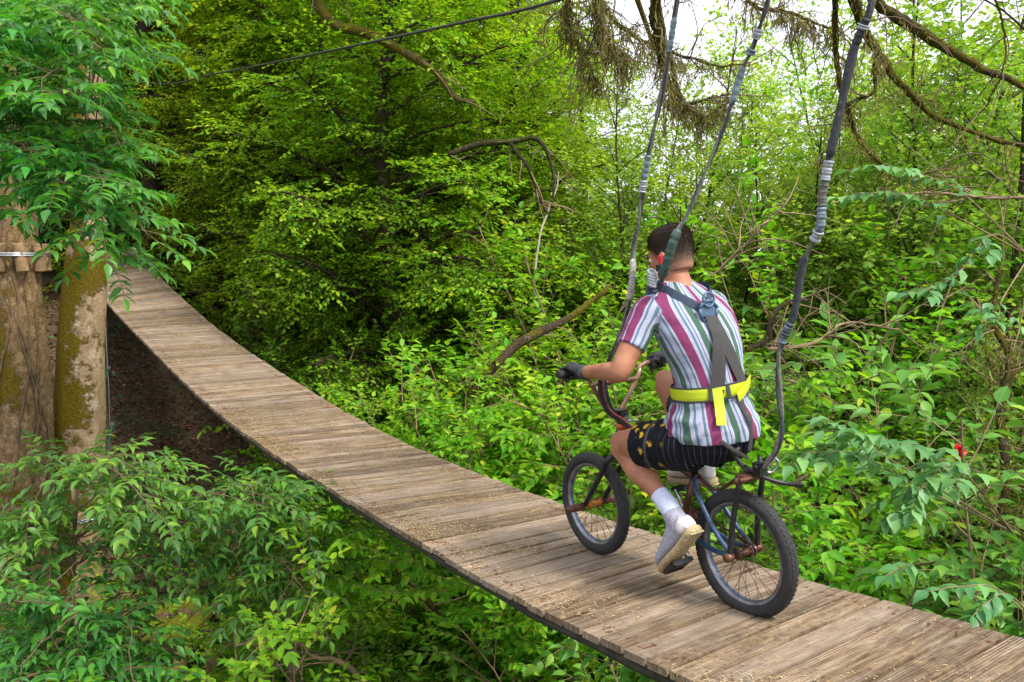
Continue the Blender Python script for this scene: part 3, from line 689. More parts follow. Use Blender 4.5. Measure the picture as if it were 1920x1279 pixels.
# ivy stems on trunk A
rng = np.random.default_rng(8)
for i in range(7):
    mb = MB(); a0 = -2.6 + .42 * i + rng.normal(0, .1); Q = []; t0, t1 = .16 + .05 * rng.random(), .52 + .12 * rng.random()
    for t in np.linspace(t0, t1, 26):
        k = t * (len(P1) - 1); i0 = int(k); c = P1[i0]; r = R1[i0] * 1.03 + .004; a = a0 + .35 * math.sin(t * 17 + i) + .14 * math.sin(t * 47 + 2 * i)
        Q.append(c + V(math.cos(a) * r, math.sin(a) * r, 0) - b1 )
    mb.tube(Q, np.linspace(.011, .004, len(Q)), 6); mb.build('ivy_stem', M['twig'], ashA)
def ash_compound(wd, lv, p, d, L, rng, size=.095):
    R = poly(p, d, L, 6, 1.1, .35, rng); wd.tube(R, np.linspace(.0028, .0014, len(R)), 3, cap=False)
    leaf_row(lv, R, size, L / 6.3, rng, opp=True, ang=1.0, start=.2, wr=.42, droop=.16, tilt=.3)
def ash_branch(wd, lv, P0, P1_, rng, size=.095, sag=.35, from_=.45, r0=.012):
    P0, P1_ = np.array(P0), np.array(P1_); mid = (P0 + P1_) / 2 + V(rng.normal(0, .12), rng.normal(0, .12), sag)
    P = bezier([P0, mid, P1_], 20); P += np.cumsum(rng.normal(0, .006, P.shape), 0)
    wd.tube(P, np.linspace(r0, .003, len(P)), 5, cap=False)
    L = np.linalg.norm(np.diff(P, axis=0), axis=1).sum(); m = int(L * (1 - from_) / .13)
    for t in from_ + (1 - from_) * (np.arange(m) + .5) / m:
        p, T = sample(P, np.array([t])); side = unit(np.cross(T[0], UP) + 1e-3)
        for sg in (1, -1):
            if rng.random() < .12: continue
            d = T[0] * .55 + side * sg * .85 + UP * rng.normal(.1, .3)
            ash_compound(wd, lv, p[0], d, rng.uniform(.24, .36), rng, size)
    ash_compound(wd, lv, P[-1], P[-1] - P[-2] + V(0, 0, .0), .32, rng, size)
def in_poly(x, y, poly_):
    c = False; j = len(poly_) - 1
    for i in range(len(poly_)):
        if (poly_[i][1] > y) != (poly_[j][1] > y) and x < (poly_[j][0] - poly_[i][0]) * (y - poly_[i][1]) / (poly_[j][1] - poly_[i][1]) + poly_[i][0]: c = not c
        j = i
    return c
def fill_poly(poly_, n, rng):
    xs = [p[0] for p in poly_]; ys = [p[1] for p in poly_]; out = []
    while len(out) < n:
        q = (rng.uniform(min(xs), max(xs)), rng.uniform(min(ys), max(ys)))
        if in_poly(*q, poly_) and not (125 < q[0] < 235 and 930 < q[1] < 1120) and not (180 < q[0] < 390 and 1095 < q[1] < 1215): out.append(q)
    return out
rng = np.random.default_rng(12)
wdA, lvA_, wdB, lvB_ = MB(), Leaves(), MB(), Leaves()
UL = [(-80, -60), (300, -60), (270, 120), (225, 200), (230, 330), (235, 420), (215, 445), (110, 420), (60, 300), (-80, 330)]
for (px, py) in fill_poly(UL, 34, rng):
    Y = rng.uniform(4.2, 6.2); tgt = at(px, py, Y)
    PT, wd_, lv_ = (P1, wdA, lvA_) if px < 110 else (P2, wdB, lvB_)
    zt = tgt[2] + rng.uniform(.0, 1.1); st = PT[int(np.argmin(np.abs(PT[:, 2] - zt)))]
    ash_branch(wd_, lv_, st, tgt + V(rng.uniform(-.25, .1), 0, 0), rng, .098, .3, .55, .009)
# the low hanging spray across the slimmer trunk
for (a, b_) in (((60, 300, 5.2), (285, 440, 4.6)), ((70, 350, 5.2), (250, 475, 4.8)), ((20, 330, 5.0), (185, 470, 4.7)), ((-60, 360, 4.6), (45, 395, 4.3))):
    ash_branch(wdB, lvB_, at(*a), at(*b_), rng, .10, .06, .15, .008)
def shift(lv, wd, base):
    lv.P = [p - base for p in lv.P]; wd.v = [v - base for v in wd.v]
shift(lvA_, wdA, b1); shift(lvB_, wdB, b2)
wdA.build('limbs', M['twig'], ashA); link_mesh('foliage', lvA_.mesh('foliage', M['ash_leaf'], 'ovate', rng), ashA)
wdB.build('limbs', M['twig'], ashB); link_mesh('foliage', lvB_.mesh('foliage', M['ash_leaf'], 'ovate', rng), ashB)
# young ashes below, lower left
def young_ash(base, poly_, n, Yr, label, seed, size=.085, from_=.15, y_st=(.4, .95)):
    rng = np.random.default_rng(seed); root = empty('young_ash', base); tag(root, label, 'tree')
    wd, lv, tr = MB(), Leaves(), MB(); base = np.array(root.location)
    cx = np.mean([p[0] for p in poly_]); top = at(cx, min(p[1] for p in poly_) + 40, sum(Yr) / 2)
    ST = bezier([base, base * .5 + top * .5 + V(.05, .1, .1), top], 16); tr.tube(ST - base, np.linspace(.035, .01, len(ST)), 8)
    for (px, py) in fill_poly(poly_, n, rng):
        tgt = at(px, py, rng.uniform(*Yr)); k = int(np.clip(np.argmin(np.abs(ST[:, 2] - tgt[2])) + 0, 1, len(ST) - 1))
        ash_branch(wd, lv, ST[k], tgt, rng, size, .14, from_, .006)
    shift(lv, wd, base); tr.build('trunk', M['twig'], root); wd.build('limbs', M['twig'], root)
    link_mesh('foliage', lv.mesh('foliage', M['ash_leaf'], 'ovate', rng), root)
def gp(px, Y, dz=-.1): x = (px - 960) / FPX * Y; return (x, Y, float(ground(x, Y)) + dz)
young_ash(gp(-40, 4.9), [(-60, 860), (200, 880), (330, 900), (340, 1060), (120, 1120), (-60, 1130)], 30, (4.3, 5.6), 'young ash spreading bluish leaflets in front of both trunks at the left edge', 41)
young_ash(gp(60, 4.4), [(-60, 1120), (150, 1140), (330, 1170), (360, 1330), (-60, 1330)], 30, (4.0, 5.2), 'young ash filling the bottom left corner', 42)
young_ash(gp(440, 5.6), [(330, 930), (480, 930), (600, 960), (650, 1080), (540, 1170), (360, 1130)], 26, (4.7, 6.0), 'young ash with hanging compound leaves in front of the dark gap', 43)
# ------------------------------------------------------------------ strap, blocks, stay wire, post and platform
M['steel'] = simple('galvanised_steel', (.42, .45, .47), .35, .9, .2, 60)
M['block_wood'] = simple('block_wood', (.24, .15, .07), .8, 0, .45, 16, .5)
M['green_rope'] = simple('green_rope', (.015, .16, .10), .7, 0, .3, 60)
def ring(c, r, tube_r, n=40, a0=0, a1=2 * math.pi, zf=None):
    th = np.linspace(a0, a1, n); return np.array([c + V(math.cos(t) * r, math.sin(t) * r, 0 if zf is None else zf(t)) for t in th])
i1 = int(np.argmin(np.abs(P1[:, 2] - at(30, 482, 8.5)[2]))); c1, r1 = P1[i1], R1[i1]
st = tag(empty('trunk_strap', c1), 'grey steel cable wound round the thick left trunk', 'cable')
for dz in (0, .022):
    mb = MB(); mb.tube(ring(V(0, 0, dz), r1 + .105, 0, 60), .011, 6, cap=False); mb.build('cable_turn', M['steel'], st)
for k, a in enumerate((-2.35, -1.58, -.85, -.1, .7, 1.5, 2.3, 3.1)):
    d = V(math.cos(a), math.sin(a), 0); tdir = V(-math.sin(a), math.cos(a), 0); tl = unit(UP + tdir * .12 * math.sin(k * 2.))
    mb = MB(); mb.tube([c1 + d * (r1 + .055) + tl * z for z in (-.165, -.158, .12, .128)], [.052, .06, .06, .05], 14, smooth=False)
    o = mb.build('wooden_block', M['block_wood']); tag(o, None, 'block')
    o['label'] = ['round wooden block under the steel strap, cut by the left edge', 'round wooden block at the middle of the strapped trunk', 'tilted wooden block at the right side of the strapped trunk'][k] if k < 3 else 'wooden block under the strap on the hidden side of the trunk'
    o['group'] = 'wooden blocks under the trunk strap'
    if k > 2: o.parent = st; o.location = (0, 0, 0); o.matrix_parent_inverse = Matrix(); o.location = tuple(-c1); del o['category'], o['label'], o['group']
mb = MB(); mb.tube(bezier([at(198, 560, 9.2), at(199, 640, 9.2), at(205, 760, 9.2), at(206, 900, 9.2)], 20), .0075, 6)
sw = mb.build('stay_wire', M['steel']); tag(sw, 'thin grey stay wire hanging beside the mossy trunk', 'wire')
for (a, b_) in (((203, 690, 9.17), (187, 745, 9.17)), ((211, 795, 9.17), (197, 860, 9.17))):
    mb = MB(); mb.tube(bezier([at(*a), at(*b_)], 6), .010, 6); mb.build('green_cord', M['green_rope'], sw)
    mb = MB(); q = at(*a); mb.box(q, (.022, 0, 0), (0, .015, 0), (0, 0, .018)); mb.build('clamp', M['steel'], sw)
# post
pp_ = at(165, 960, 7.2); gz = ground(pp_[0], pp_[1]); mb = MB()
mb.tube([V(0, 0, gz - pp_[2] - .1), V(.01, 0, -.8), V(0, 0, -.02), V(0, 0, 0)], [.10, .095, .09, .08], 16, smooth=True)
po = mb.build('wooden_post', M['block_wood']); po.location = tuple(pp_); tag(po, 'brown wooden post with a pale wire round its top, below the two trunks', 'post')
mb = MB()
for dz in (0, .02): mb.tube(ring(V(0, 0, -.07 + dz), .105, 0, 40, zf=lambda t: .03 * math.cos(t)), .007, 6, cap=False)
mb.build('wire_turn', M['steel'], po)
pf = tag(empty('wooden_platform', at(270, 1165, 6.9)), 'low mossy board platform half hidden in leaves at the lower left', 'platform')
M['mossy_board'] = barkmat('mossy_board', (.10, .06, .04), (.22, .14, .10), .62, (.16, .17, .01), 1.5, (.2, .15, .12))
b0 = at(270, 1165, 6.9)
for k in range(7):
    mb = MB(); c = V(-.42 + .15 * k, 0, .003 * (k % 3)); mb.box(c, (.068, .0, 0), (0.02, .42, 0), (0, 0, .02)); mb.build('board', M['mossy_board'], pf)
for sy in (-.33, .33):
    mb = MB(); mb.box((0.02, sy, -.062), (.52, 0, 0), (0, .04, 0), (0, 0, .04)); mb.build('beam', M['block_wood'], pf)
for sx in (-.42, .45):
    for sy in (-.33, .33):
        z = ground(b0[0] + sx, b0[1] + sy) - b0[2] - .1
        mb = MB(); mb.tube([V(sx, sy, z), V(sx, sy, -.104)], .05, 10); mb.build('leg', M['block_wood'], pf)
# dark trunk carrying the far end of the bridge
x, y = sq(18.6, 3.35); mb = MB(); z0 = float(ground(x, y)) - .3
mb.tube(bezier([(0, 0, 0), (.06, 0, 2), (-.05, .1, 5), (.1, 0, 9)], 30), np.linspace(.26, .12, 31)[:len(bezier([(0, 0, 0), (.06, 0, 2), (-.05, .1, 5), (.1, 0, 9)], 30))], 16)
o = empty('anchor_tree', (x, y, z0)); tag(o, 'dark bare trunk at the upper right corner of the far end of the bridge', 'tree'); mb.build('trunk', M['bark_dark'], o)
# ------------------------------------------------------------------ logs and bare branches seen in the wood
def branch_thing(name, label, cat, pts, mat, twigs=0, seed=0, lich=0, tl=.5):
    rng = np.random.default_rng(seed); P, R = pix_tube(None, pts, sub=30); base = P[0].copy(); P = P - base
    P += np.vstack([np.zeros((1, 3)), np.cumsum(rng.normal(0, .004, (len(P) - 1, 3)), 0)])
    o = empty(name, base); tag(o, label, cat); mb = MB(); mb.tube(P, R, 10); mb.build('limb', mat, o)
    if twigs:
        for i in range(twigs):
            mb = MB(); p, T = sample(P, np.array([rng.random()])); d = unit(T[0] * .6 + rng.normal(0, .7, 3)); Q = poly(p[0], d, tl * rng.uniform(.4, 1.2), 8, .5, .35, rng)
            mb.tube(Q, np.linspace(.007, .002, len(Q)), 4, cap=False)
            Q = poly(Q[4], unit(d + rng.normal(0, .8, 3)), tl * .4, 5, .5, .35, rng); mb.tube(Q, np.linspace(.004, .0015, len(Q)), 3, cap=False)
            mb.build('twig', M['twig_pale'], o)
    return o
branch_thing('mossy_log', 'thick mossy log slanting up out of the shrubs left of the rider', 'log', [(880, 740, 8.2, .04), (955, 662, 8.5, .052), (1010, 625, 8.7, .054), (1065, 598, 9.0, .042), (1140, 540, 9.4, .03)], M['limb_moss'], 6, 1)
branch_thing('arched_branch', 'dark arched branch in front of the middle of the wood', 'branch', [(840, 290, 9.0, .03), (905, 270, 9.0, .036), (960, 268, 9.0, .032), (1005, 262, 9.0, .030), (1030, 290, 9., .020), (1045, 345, 9., .016), (1042, 395, 9., .012)], M['bark_dark'], 8, 2)
branch_thing('arched_branch', 'thin dark branch bending down under the arched one', 'branch', [(955, 268, 9.0, .024), (985, 310, 9., .020), (1010, 360, 9., .018), (1035, 410, 9., .014)], M['bark_dark'], 6, 3)
branch_thing('birch_stem', 'pale broken birch stem in the wood left of the rider', 'stem', [(1000, 560, 9.9, .014), (1010, 450, 9.9, .013), (1026, 395, 10, .011), (1040, 350, 10, .008), (1046, 320, 10, .005)], simple('birch_bark', (.36, .32, .25), .8, 0, .5, 9, .4), 3, 4)
branch_thing('mossy_branch', 'brown mossy limb crossing the yellow-green crown at the top', 'branch', [(570, -40, 10.2, .07), (620, 40, 10.2, .065), (690, 60, 10.1, .06), (770, 100, 10., .05), (820, 130, 10, .04), (860, 180, 10, .035), (900, 185, 10, .02)], M['limb_moss'], 10, 5)
branch_thing('mossy_branch', 'orange-mossed crooked branch right of the rider\'s shoulder', 'branch', [(1400, 655, 5.6, .022), (1440, 635, 5.7, .024), (1450, 600, 5.7, .022), (1470, 575, 5.8, .018), (1520, 565, 5.9, .01)], M['limb_moss'], 8, 6)
branch_thing('dead_branch', 'leafless brown branch crossing behind the right rope at belt height', 'branch', [(1440, 655, 6.2, .013), (1520, 640, 6.2, .012), (1600, 600, 6.3, .010), (1700, 610, 6.3, .006)], M['twig_pale'], 18, 7, tl=.7)
branch_thing('dead_branch', 'grey leafless twig reaching left from the right edge at mid height', 'branch', [(1930, 368, 6.2, .014), (1830, 372, 6.2, .012), (1740, 362, 6.2, .01), (1640, 372, 6.3, .006)], M['twig_pale'], 18, 8, tl=.6)
branch_thing('dead_branch', 'fine bare twigs tangled above the crooked orange branch', 'branch', [(1330, 520, 6.8, .008), (1420, 440, 6.7, .008), (1480, 380, 6.6, .005)], M['twig_pale'], 16, 9, tl=.7)
branch_thing('dead_branch', 'bare dead branch lying in the shade under the bridge at the bottom', 'branch', [(545, 1310, 5.2, .035), (550, 1200, 5.2, .03), (530, 1120, 5.3, .02), (510, 1080, 5.4, .01)], M['twig'], 16, 10, tl=.6)
branch_thing('dead_branch', 'forked dead branch lying low right of the brown litter', 'branch', [(700, 1300, 4.9, .02), (640, 1240, 5, .018), (590, 1230, 5.1, .012), (560, 1200, 5.2, .008)], M['twig_pale'], 14, 11, tl=.5)
branch_thing('mossy_branch', 'green mossy stick slanting down under the middle planks', 'branch', [(735, 1060, 5.6, .02), (780, 1110, 5.5, .02), (830, 1160, 5.4, .012)], M['limb_moss'], 4, 12)
# lichen-hung stem at the right
lst = branch_thing('lichen_stem', 'lichen-bearded dead stem at the right edge above the broad leaves', 'stem', [(1870, 1000, 5.2, .03), (1880, 880, 5.2, .028), (1865, 760, 5.3, .03), (1885, 680, 5.3, .028), (1850, 600, 5.4, .02), (1860, 500, 5.5, .012)], M['limb_moss'], 26, 13, tl=.5)
# ------------------------------------------------------------------ overhead mossy limbs of the conifer standing behind the camera
def lichen(lv, P, n, L, rng, w=.010, spread=.05):
    n = int(n * .7); p, T = sample(P, rng.random(n) ** .8); p = p + rng.normal(0, spread, (n, 3)) * V(1, 1, .6); L = L * 1.1; w = w * .62
    for _ in range(3):
        D = np.tile(V(0, 0, -1), (n, 1)) + rng.normal(0, .55, (n, 3)); l = L * rng.uniform(.3, 1, n)
        lv.add(p.copy(), nrm(D), rng.normal(0, 1, (n, 3)), l, np.full(n, w) * rng.uniform(.5, 1.3, n)); p = p + nrm(D) * (l * .8)[:, None]
cb = np.array([1.6, -2.6, 0.]); cb[2] = float(ground(cb[0], cb[1])) - .2
con = empty('mossy_conifer', cb); tag(con, 'old conifer behind the viewpoint whose mossy lichen-hung limbs droop into the top of the picture', 'tree')
mb = MB(); CT = bezier([cb, cb + V(.1, .1, 5), cb + V(0, .2, 9), cb + V(.1, .3, 13)], 30); mb.tube(CT - cb, np.linspace(.34, .12, len(CT)), 18); mb.build('trunk', M['bark_dark'], con)
rng = np.random.default_rng(55); lv = Leaves()
LIMBS = [
 ([(1560, -330, 2.6, .06), (1600, -90, 4.2, .05), (1650, 25, 5.0, .042), (1760, 90, 5.3, .040), (1850, 140, 5.5, .032), (1960, 185, 5.7, .022)], 8, 60),
 ([(1540, -300, 2.6, .05), (1570, -60, 4.4, .04), (1610, 60, 4.9, .034), (1660, 125, 5.1, .030), (1730, 195, 5.3, .024), (1810, 235, 5.4, .020), (1930, 270, 5.6, .018)], 10, 160),
 ([(1555, -300, 2.8, .04), (1567, -20, 4.6, .022), (1572, 100, 4.9, .020), (1588, 190, 5.0, .018), (1610, 245, 5.1, .018), (1650, 300, 5.2, .016), (1700, 322, 5.3, .013), (1790, 305, 5.4, .006)], 10, 120),
 ([(1300, -300, 2.5, .05), (1240, -60, 4.0, .038), (1232, 40, 4.3, .034), (1236, 105, 4.5, .030), (1246, 150, 4.6, .014)], 4, 60),
 ([(1180, -300, 2.6, .04), (1100, -40, 4.4, .02), (1160, 45, 4.8, .016), (1230, 85, 5.0, .014), (1320, 115, 5.2, .010), (1400, 118, 5.3, .006)], 14, 200),
 ([(1280, -280, 2.6, .04), (1215, 60, 5.0, .018), (1250, 140, 5.1, .020), (1275, 185, 5.2, .016), (1330, 180, 5.3, .012), (1380, 165, 5.4, .006)], 10, 200),
 ([(1290, -280, 2.6, .04), (1255, 90, 5.1, .018), (1272, 160, 5.2, .020), (1285, 205, 5.2, .018), (1320, 215, 5.3, .010), (1365, 195, 5.4, .005)], 10, 200),
 ([(1120, -300, 2.5, .04), (1075, -40, 4.4, .026), (1065, 10, 4.6, .02), (1075, 60, 4.7, .014), (1110, 110, 4.8, .010), (1130, 150, 4.9, .006)], 14, 300),
 ([(1150, -300, 2.5, .04), (1130, -40, 4.3, .022), (1130, 20, 4.5, .018), (1150, 70, 4.6, .012), (1190, 105, 4.7, .006)], 14, 300),
 ([(1420, -300, 2.5, .04), (1380, -40, 4.6, .016), (1420, 20, 4.9, .014), (1500, 40, 5.1, .012), (1570, 60, 5.2, .006)], 14, 260),
 ([(1700, -200, 4.0, .02), (1860, -20, 5.0, .009), (1875, 60, 5.1, .008), (1868, 140, 5.1, .007), (1835, 200, 5.2, .006), (1790, 240, 5.3, .004)], 3, 0),
 ([(1640, 120, 5.05, .014), (1640, 170, 5.0, .012), (1600, 195, 5.0, .01), (1585, 200, 5.0, .008)], 3, 60),
]
for pts, nt_, nl in LIMBS:
    W = [at(*p[:3]) for p in pts[1:]]; Bz = bezier(W, 48)
    if pts[0][1] < -250:
        A = CT[int(len(CT) * .62)]; d0 = unit(W[1] - W[0]); D = np.linalg.norm(W[0] - A); c1 = A + V(0, .3, .25) * D; c2 = W[0] - d0 * D * .35; tt = np.linspace(0, 1, 24, endpoint=False)[:, None]
        P = np.vstack([A * (1 - tt) ** 3 + 3 * c1 * tt * (1 - tt) ** 2 + 3 * c2 * tt ** 2 * (1 - tt) + W[0] * tt ** 3, Bz])
    else: P = np.vstack([at(*pts[0][:3])[None], Bz])
    R = np.concatenate([np.linspace(pts[0][3], pts[1][3] * .85, len(P) - len(Bz)), np.interp(np.linspace(0, 1, len(Bz)), np.linspace(0, 1, len(pts) - 1), [p[3] * .72 for p in pts[1:]])])
    P = P + np.vstack([np.zeros((1, 3)), np.cumsum(rng.normal(0, .004, (len(P) - 1, 3)), 0)])
    mb = MB(); mb.tube(P - cb, R * (1 + .25 * rng.random(len(R))), 9)
    o = mb.build('limb', M['limb_moss'], con)
    V_ = P[len(P) - len(Bz):]
    mb = MB(); k = 0
    for i in range(nt_ * 2):
        p, T = sample(V_, np.array([rng.random()])); d = unit(T[0] * .5 + rng.normal(0, .6, 3) + V(0, 0, -.3)); Q = poly(p[0], d, rng.uniform(.10, .60), 8, .9, 1.0, rng)
        mb.tube(Q - cb, np.linspace(.005, .0018, len(Q)), 4, cap=False); k += 1
        if nl > 100: lichen(lv, Q, 26, .05, rng, .007, .012)
    if k: mb.build('twigs', M['twig'], o)
    if nl: lichen(lv, V_, nl, .075, rng, .009, .018)
lv.P = [p - cb for p in lv.P]; link_mesh('moss', lv.mesh('moss', M['lichen'], 'diamond', rng), con)
lv = Leaves(); P = np.array([at(1870, 1000, 5.2), at(1880, 880, 5.2), at(1865, 760, 5.3), at(1885, 680, 5.3), at(1850, 600, 5.4)]); lichen(lv, P, 420, .09, rng, .01, .10)
b = np.array(lst.location); lv.P = [p - b for p in lv.P]; link_mesh('moss', lv.mesh('moss', M['lichen'], 'diamond', rng), lst)
# ------------------------------------------------------------------ foreground sprig at the bottom, red flower head
rng = np.random.default_rng(66)
def leafy_spray(name, label, paths, leaf, matk, twm='twig_pale', spacing=.05, wr=.5, tpl='ovate', sub=True, r=.004):
    base = at(*paths[0][0]); o = empty(name, base); tag(o, label, 'shrub'); wd, lv = MB(), Leaves()
    for pts in paths:
        P = bezier([at(*p) for p in pts], 24); wd.tube(P - base, np.linspace(r, .0016, len(P)), 5, cap=False)
        P2_ = P - base; leaf_row(lv, P2_, leaf, spacing, rng, opp=True, wr=wr, start=.35, droop=.35)
        if sub:
            for t in np.linspace(.3, .95, 8):
                p, T = sample(P2_, np.array([t])); sd_ = unit(np.cross(T[0], UP)) * (1 if rng.random() < .5 else -1)
                Q = poly(p[0], T[0] * .6 + sd_ * .7, rng.uniform(.08, .22), 5, 1.2, .3, rng); wd.tube(Q, np.linspace(.0022, .0013, len(Q)), 3, cap=False)
                leaf_row(lv, Q, leaf, spacing, rng, opp=True, wr=wr, start=.2, droop=.35)
    wd.build('twigs', M[twm], o); link_mesh('foliage', lv.mesh('foliage', M[matk], tpl, rng), o); return o
leafy_spray('broad_leaf_sprig', 'sprig of large drooping leaves poking up at the bottom edge below the planks',
            [[(1330, 1330, 2.9), (1250, 1262, 2.9), (1180, 1240, 2.95), (1140, 1195, 3.0)], [(1330, 1330, 2.9), (1240, 1275, 2.95), (1150, 1245, 3.), (1060, 1215, 3.05)], [(1330, 1330, 2.9), (1310, 1270, 2.85), (1230, 1215, 2.9)]], .085, 'broad_leaf', spacing=.07, wr=.42, sub=False)
leafy_spray('overhanging_spray', 'long bright leafy spray reaching right under the middle of the planks',
            [[(560, 1100, 5.6), (650, 1050, 5.2), (760, 1060, 4.9), (890, 1105, 4.6)], [(560, 1100, 5.6), (640, 1090, 5.1), (720, 1110, 4.8), (840, 1110, 4.6)], [(560, 1100, 5.6), (600, 1120, 5.1), (660, 1150, 4.9)], [(560, 1100, 5.6), (650, 1000, 5.2), (740, 1020, 5.), (800, 1075, 4.8)], [(560, 1100, 5.6), (600, 1060, 5.1), (640, 1010, 4.9), (700, 990, 4.9)],
             [(560, 1100, 5.6), (580, 1000, 5.2), (620, 960, 5.1), (660, 930, 5.0)], [(560, 1100, 5.6), (540, 1000, 5.2), (500, 960, 5.1), (470, 900, 5.3)]], .075, 'shrub_leaf', spacing=.045, wr=.55)
leafy_spray('blue_leaved_spray', 'arching spray of large blue-green leaves right of the rear rope clamp',
            [[(1900, 1000, 4.4), (1760, 860, 4.0), (1680, 830, 3.8), (1600, 810, 3.7)], [(1900, 1000, 4.4), (1800, 880, 4.0), (1740, 900, 3.8), (1710, 960, 3.7)], [(1900, 1000, 4.4), (1700, 900, 4.0), (1600, 850, 3.9), (1500, 850, 3.9)], [(1900, 1000, 4.4), (1650, 850, 4.1), (1560, 790, 4.0)]], .10, 'blue_leaf', spacing=.065, wr=.6, r=.006)
leafy_spray('blue_leaved_spray', 'sparse spray of pale blue-green leaves beyond the right rope near the top',
            [[(1930, 480, 5.4), (1800, 360, 5.2), (1700, 320, 5.1), (1640, 310, 5.0)], [(1930, 480, 5.4), (1780, 400, 5.2), (1680, 360, 5.1), (1570, 370, 5.0)], [(1930, 480, 5.4), (1860, 440, 5.2), (1790, 520, 5.1), (1700, 550, 5.)], [(1930, 480, 5.4), (1880, 560, 5.2), (1860, 600, 5.1), (1750, 480, 5.)]], .10, 'blue_leaf', spacing=.085, wr=.6, r=.006)
leafy_spray('blue_leaved_spray', 'row of blue-green leaves hanging over the planks at the bottom right',
            [[(1990, 1230, 3.3), (1880, 1110, 3.25), (1800, 1100, 3.2), (1740, 1110, 3.15)], [(1990, 1230, 3.3), (1900, 1120, 3.2), (1850, 1130, 3.15), (1820, 1160, 3.1)], [(1700, 1150, 3.7), (1720, 1080, 3.6), (1700, 1060, 3.5), (1660, 1080, 3.4)]], .085, 'blue_leaf', spacing=.07, wr=.55, sub=False)
mred = simple('red_petal', (.62, .008, .015), .5, 0, .3, 40)
lv = Leaves(); n = 46; dirs = nrm(rng.normal(0, 1, (n, 3))); lv.add(dirs * .004, dirs, rng.normal(0, 1, (n, 3)), rng.uniform(.03, .055, n), rng.uniform(.014, .026, n))
o = link_mesh('red_flower_head', lv.mesh('red_flower_head', mred, 'oval', rng)); o.location = tuple(at(1797, 848, 4.5)); tag(o, 'small bright red flower head among broad leaves at the right', 'flower')
# ------------------------------------------------------------------ bicycle and rider, both modelled in the bicycle's own frame:
# x = right, y = forward, z = up, origin at the rear axle
CR = V(.9183, 3.0684, -1.1274 + ZC); CF = V(.4099, 3.8777, -1.17 + ZC)
FWD = unit(CF - CR); _t = R_(-2.61); nh = unit(V(FWD[1], -FWD[0], 0)); NR = nh * math.cos(_t) - UP * math.sin(_t)
UPB = np.cross(NR, FWD); WB = float(np.linalg.norm(CF - CR))
BM = Matrix(((NR[0], FWD[0], UPB[0], CR[0]), (NR[1], FWD[1], UPB[1], CR[1]), (NR[2], FWD[2], UPB[2], CR[2]), (0, 0, 0, 1)))
BMn = np.array(BM)
def loc(p): return (np.asarray(p, float) - CR) @ np.stack([NR, FWD, UPB], 1)
def wrl(p): return CR + p[0] * NR + p[1] * FWD + p[2] * UPB
def ray_n(px, py, n):
    "local point on the photo ray through (px,py) at lateral distance n from the bicycle plane"
    C0 = V(0, 0, ZC); r = at(px, py, 1.) - C0; t = ((CR - C0) @ NR + n) / (r @ NR); return loc(C0 + r * t)
M['rubber'] = simple('tyre_rubber', (.022, .022, .022), .75, 0, .35, 40, .4, .35)
M['rust'] = simple('rusty_steel', (.12, .055, .035), .5, .55, .6, 25, .3)
M['black_metal'] = simple('worn_black_metal', (.02, .02, .022), .4, .4, .5, 30)
M['blue_paint'] = simple('chipped_blue_paint', (.03, .065, .13), .35, .25, .5, 26, .15)
M['rim'] = simple('dull_rim', (.22, .22, .24), .4, .8, .4, 30)
M['rim_blue'] = simple('blue_rim_edge', (.07, .10, .17), .35, .3, .3, 30)
M['bar'] = simple('bronze_bar', (.26, .14, .11), .32, .6, .35, 22)
M['spoke'] = simple('spoke', (.10, .06, .045), .45, .6, .3, 30)
M['chrome'] = simple('scuffed_alloy', (.45, .46, .48), .28, .9, .3, 40)
M['orange'] = simple('orange_hub', (.50, .17, .02), .45, .2, .3, 30)
bike = tag(empty('bicycle'), 'small-wheeled black and rusty bicycle hung from ropes, ridden along the planks', 'bicycle'); bike.matrix_world = BM
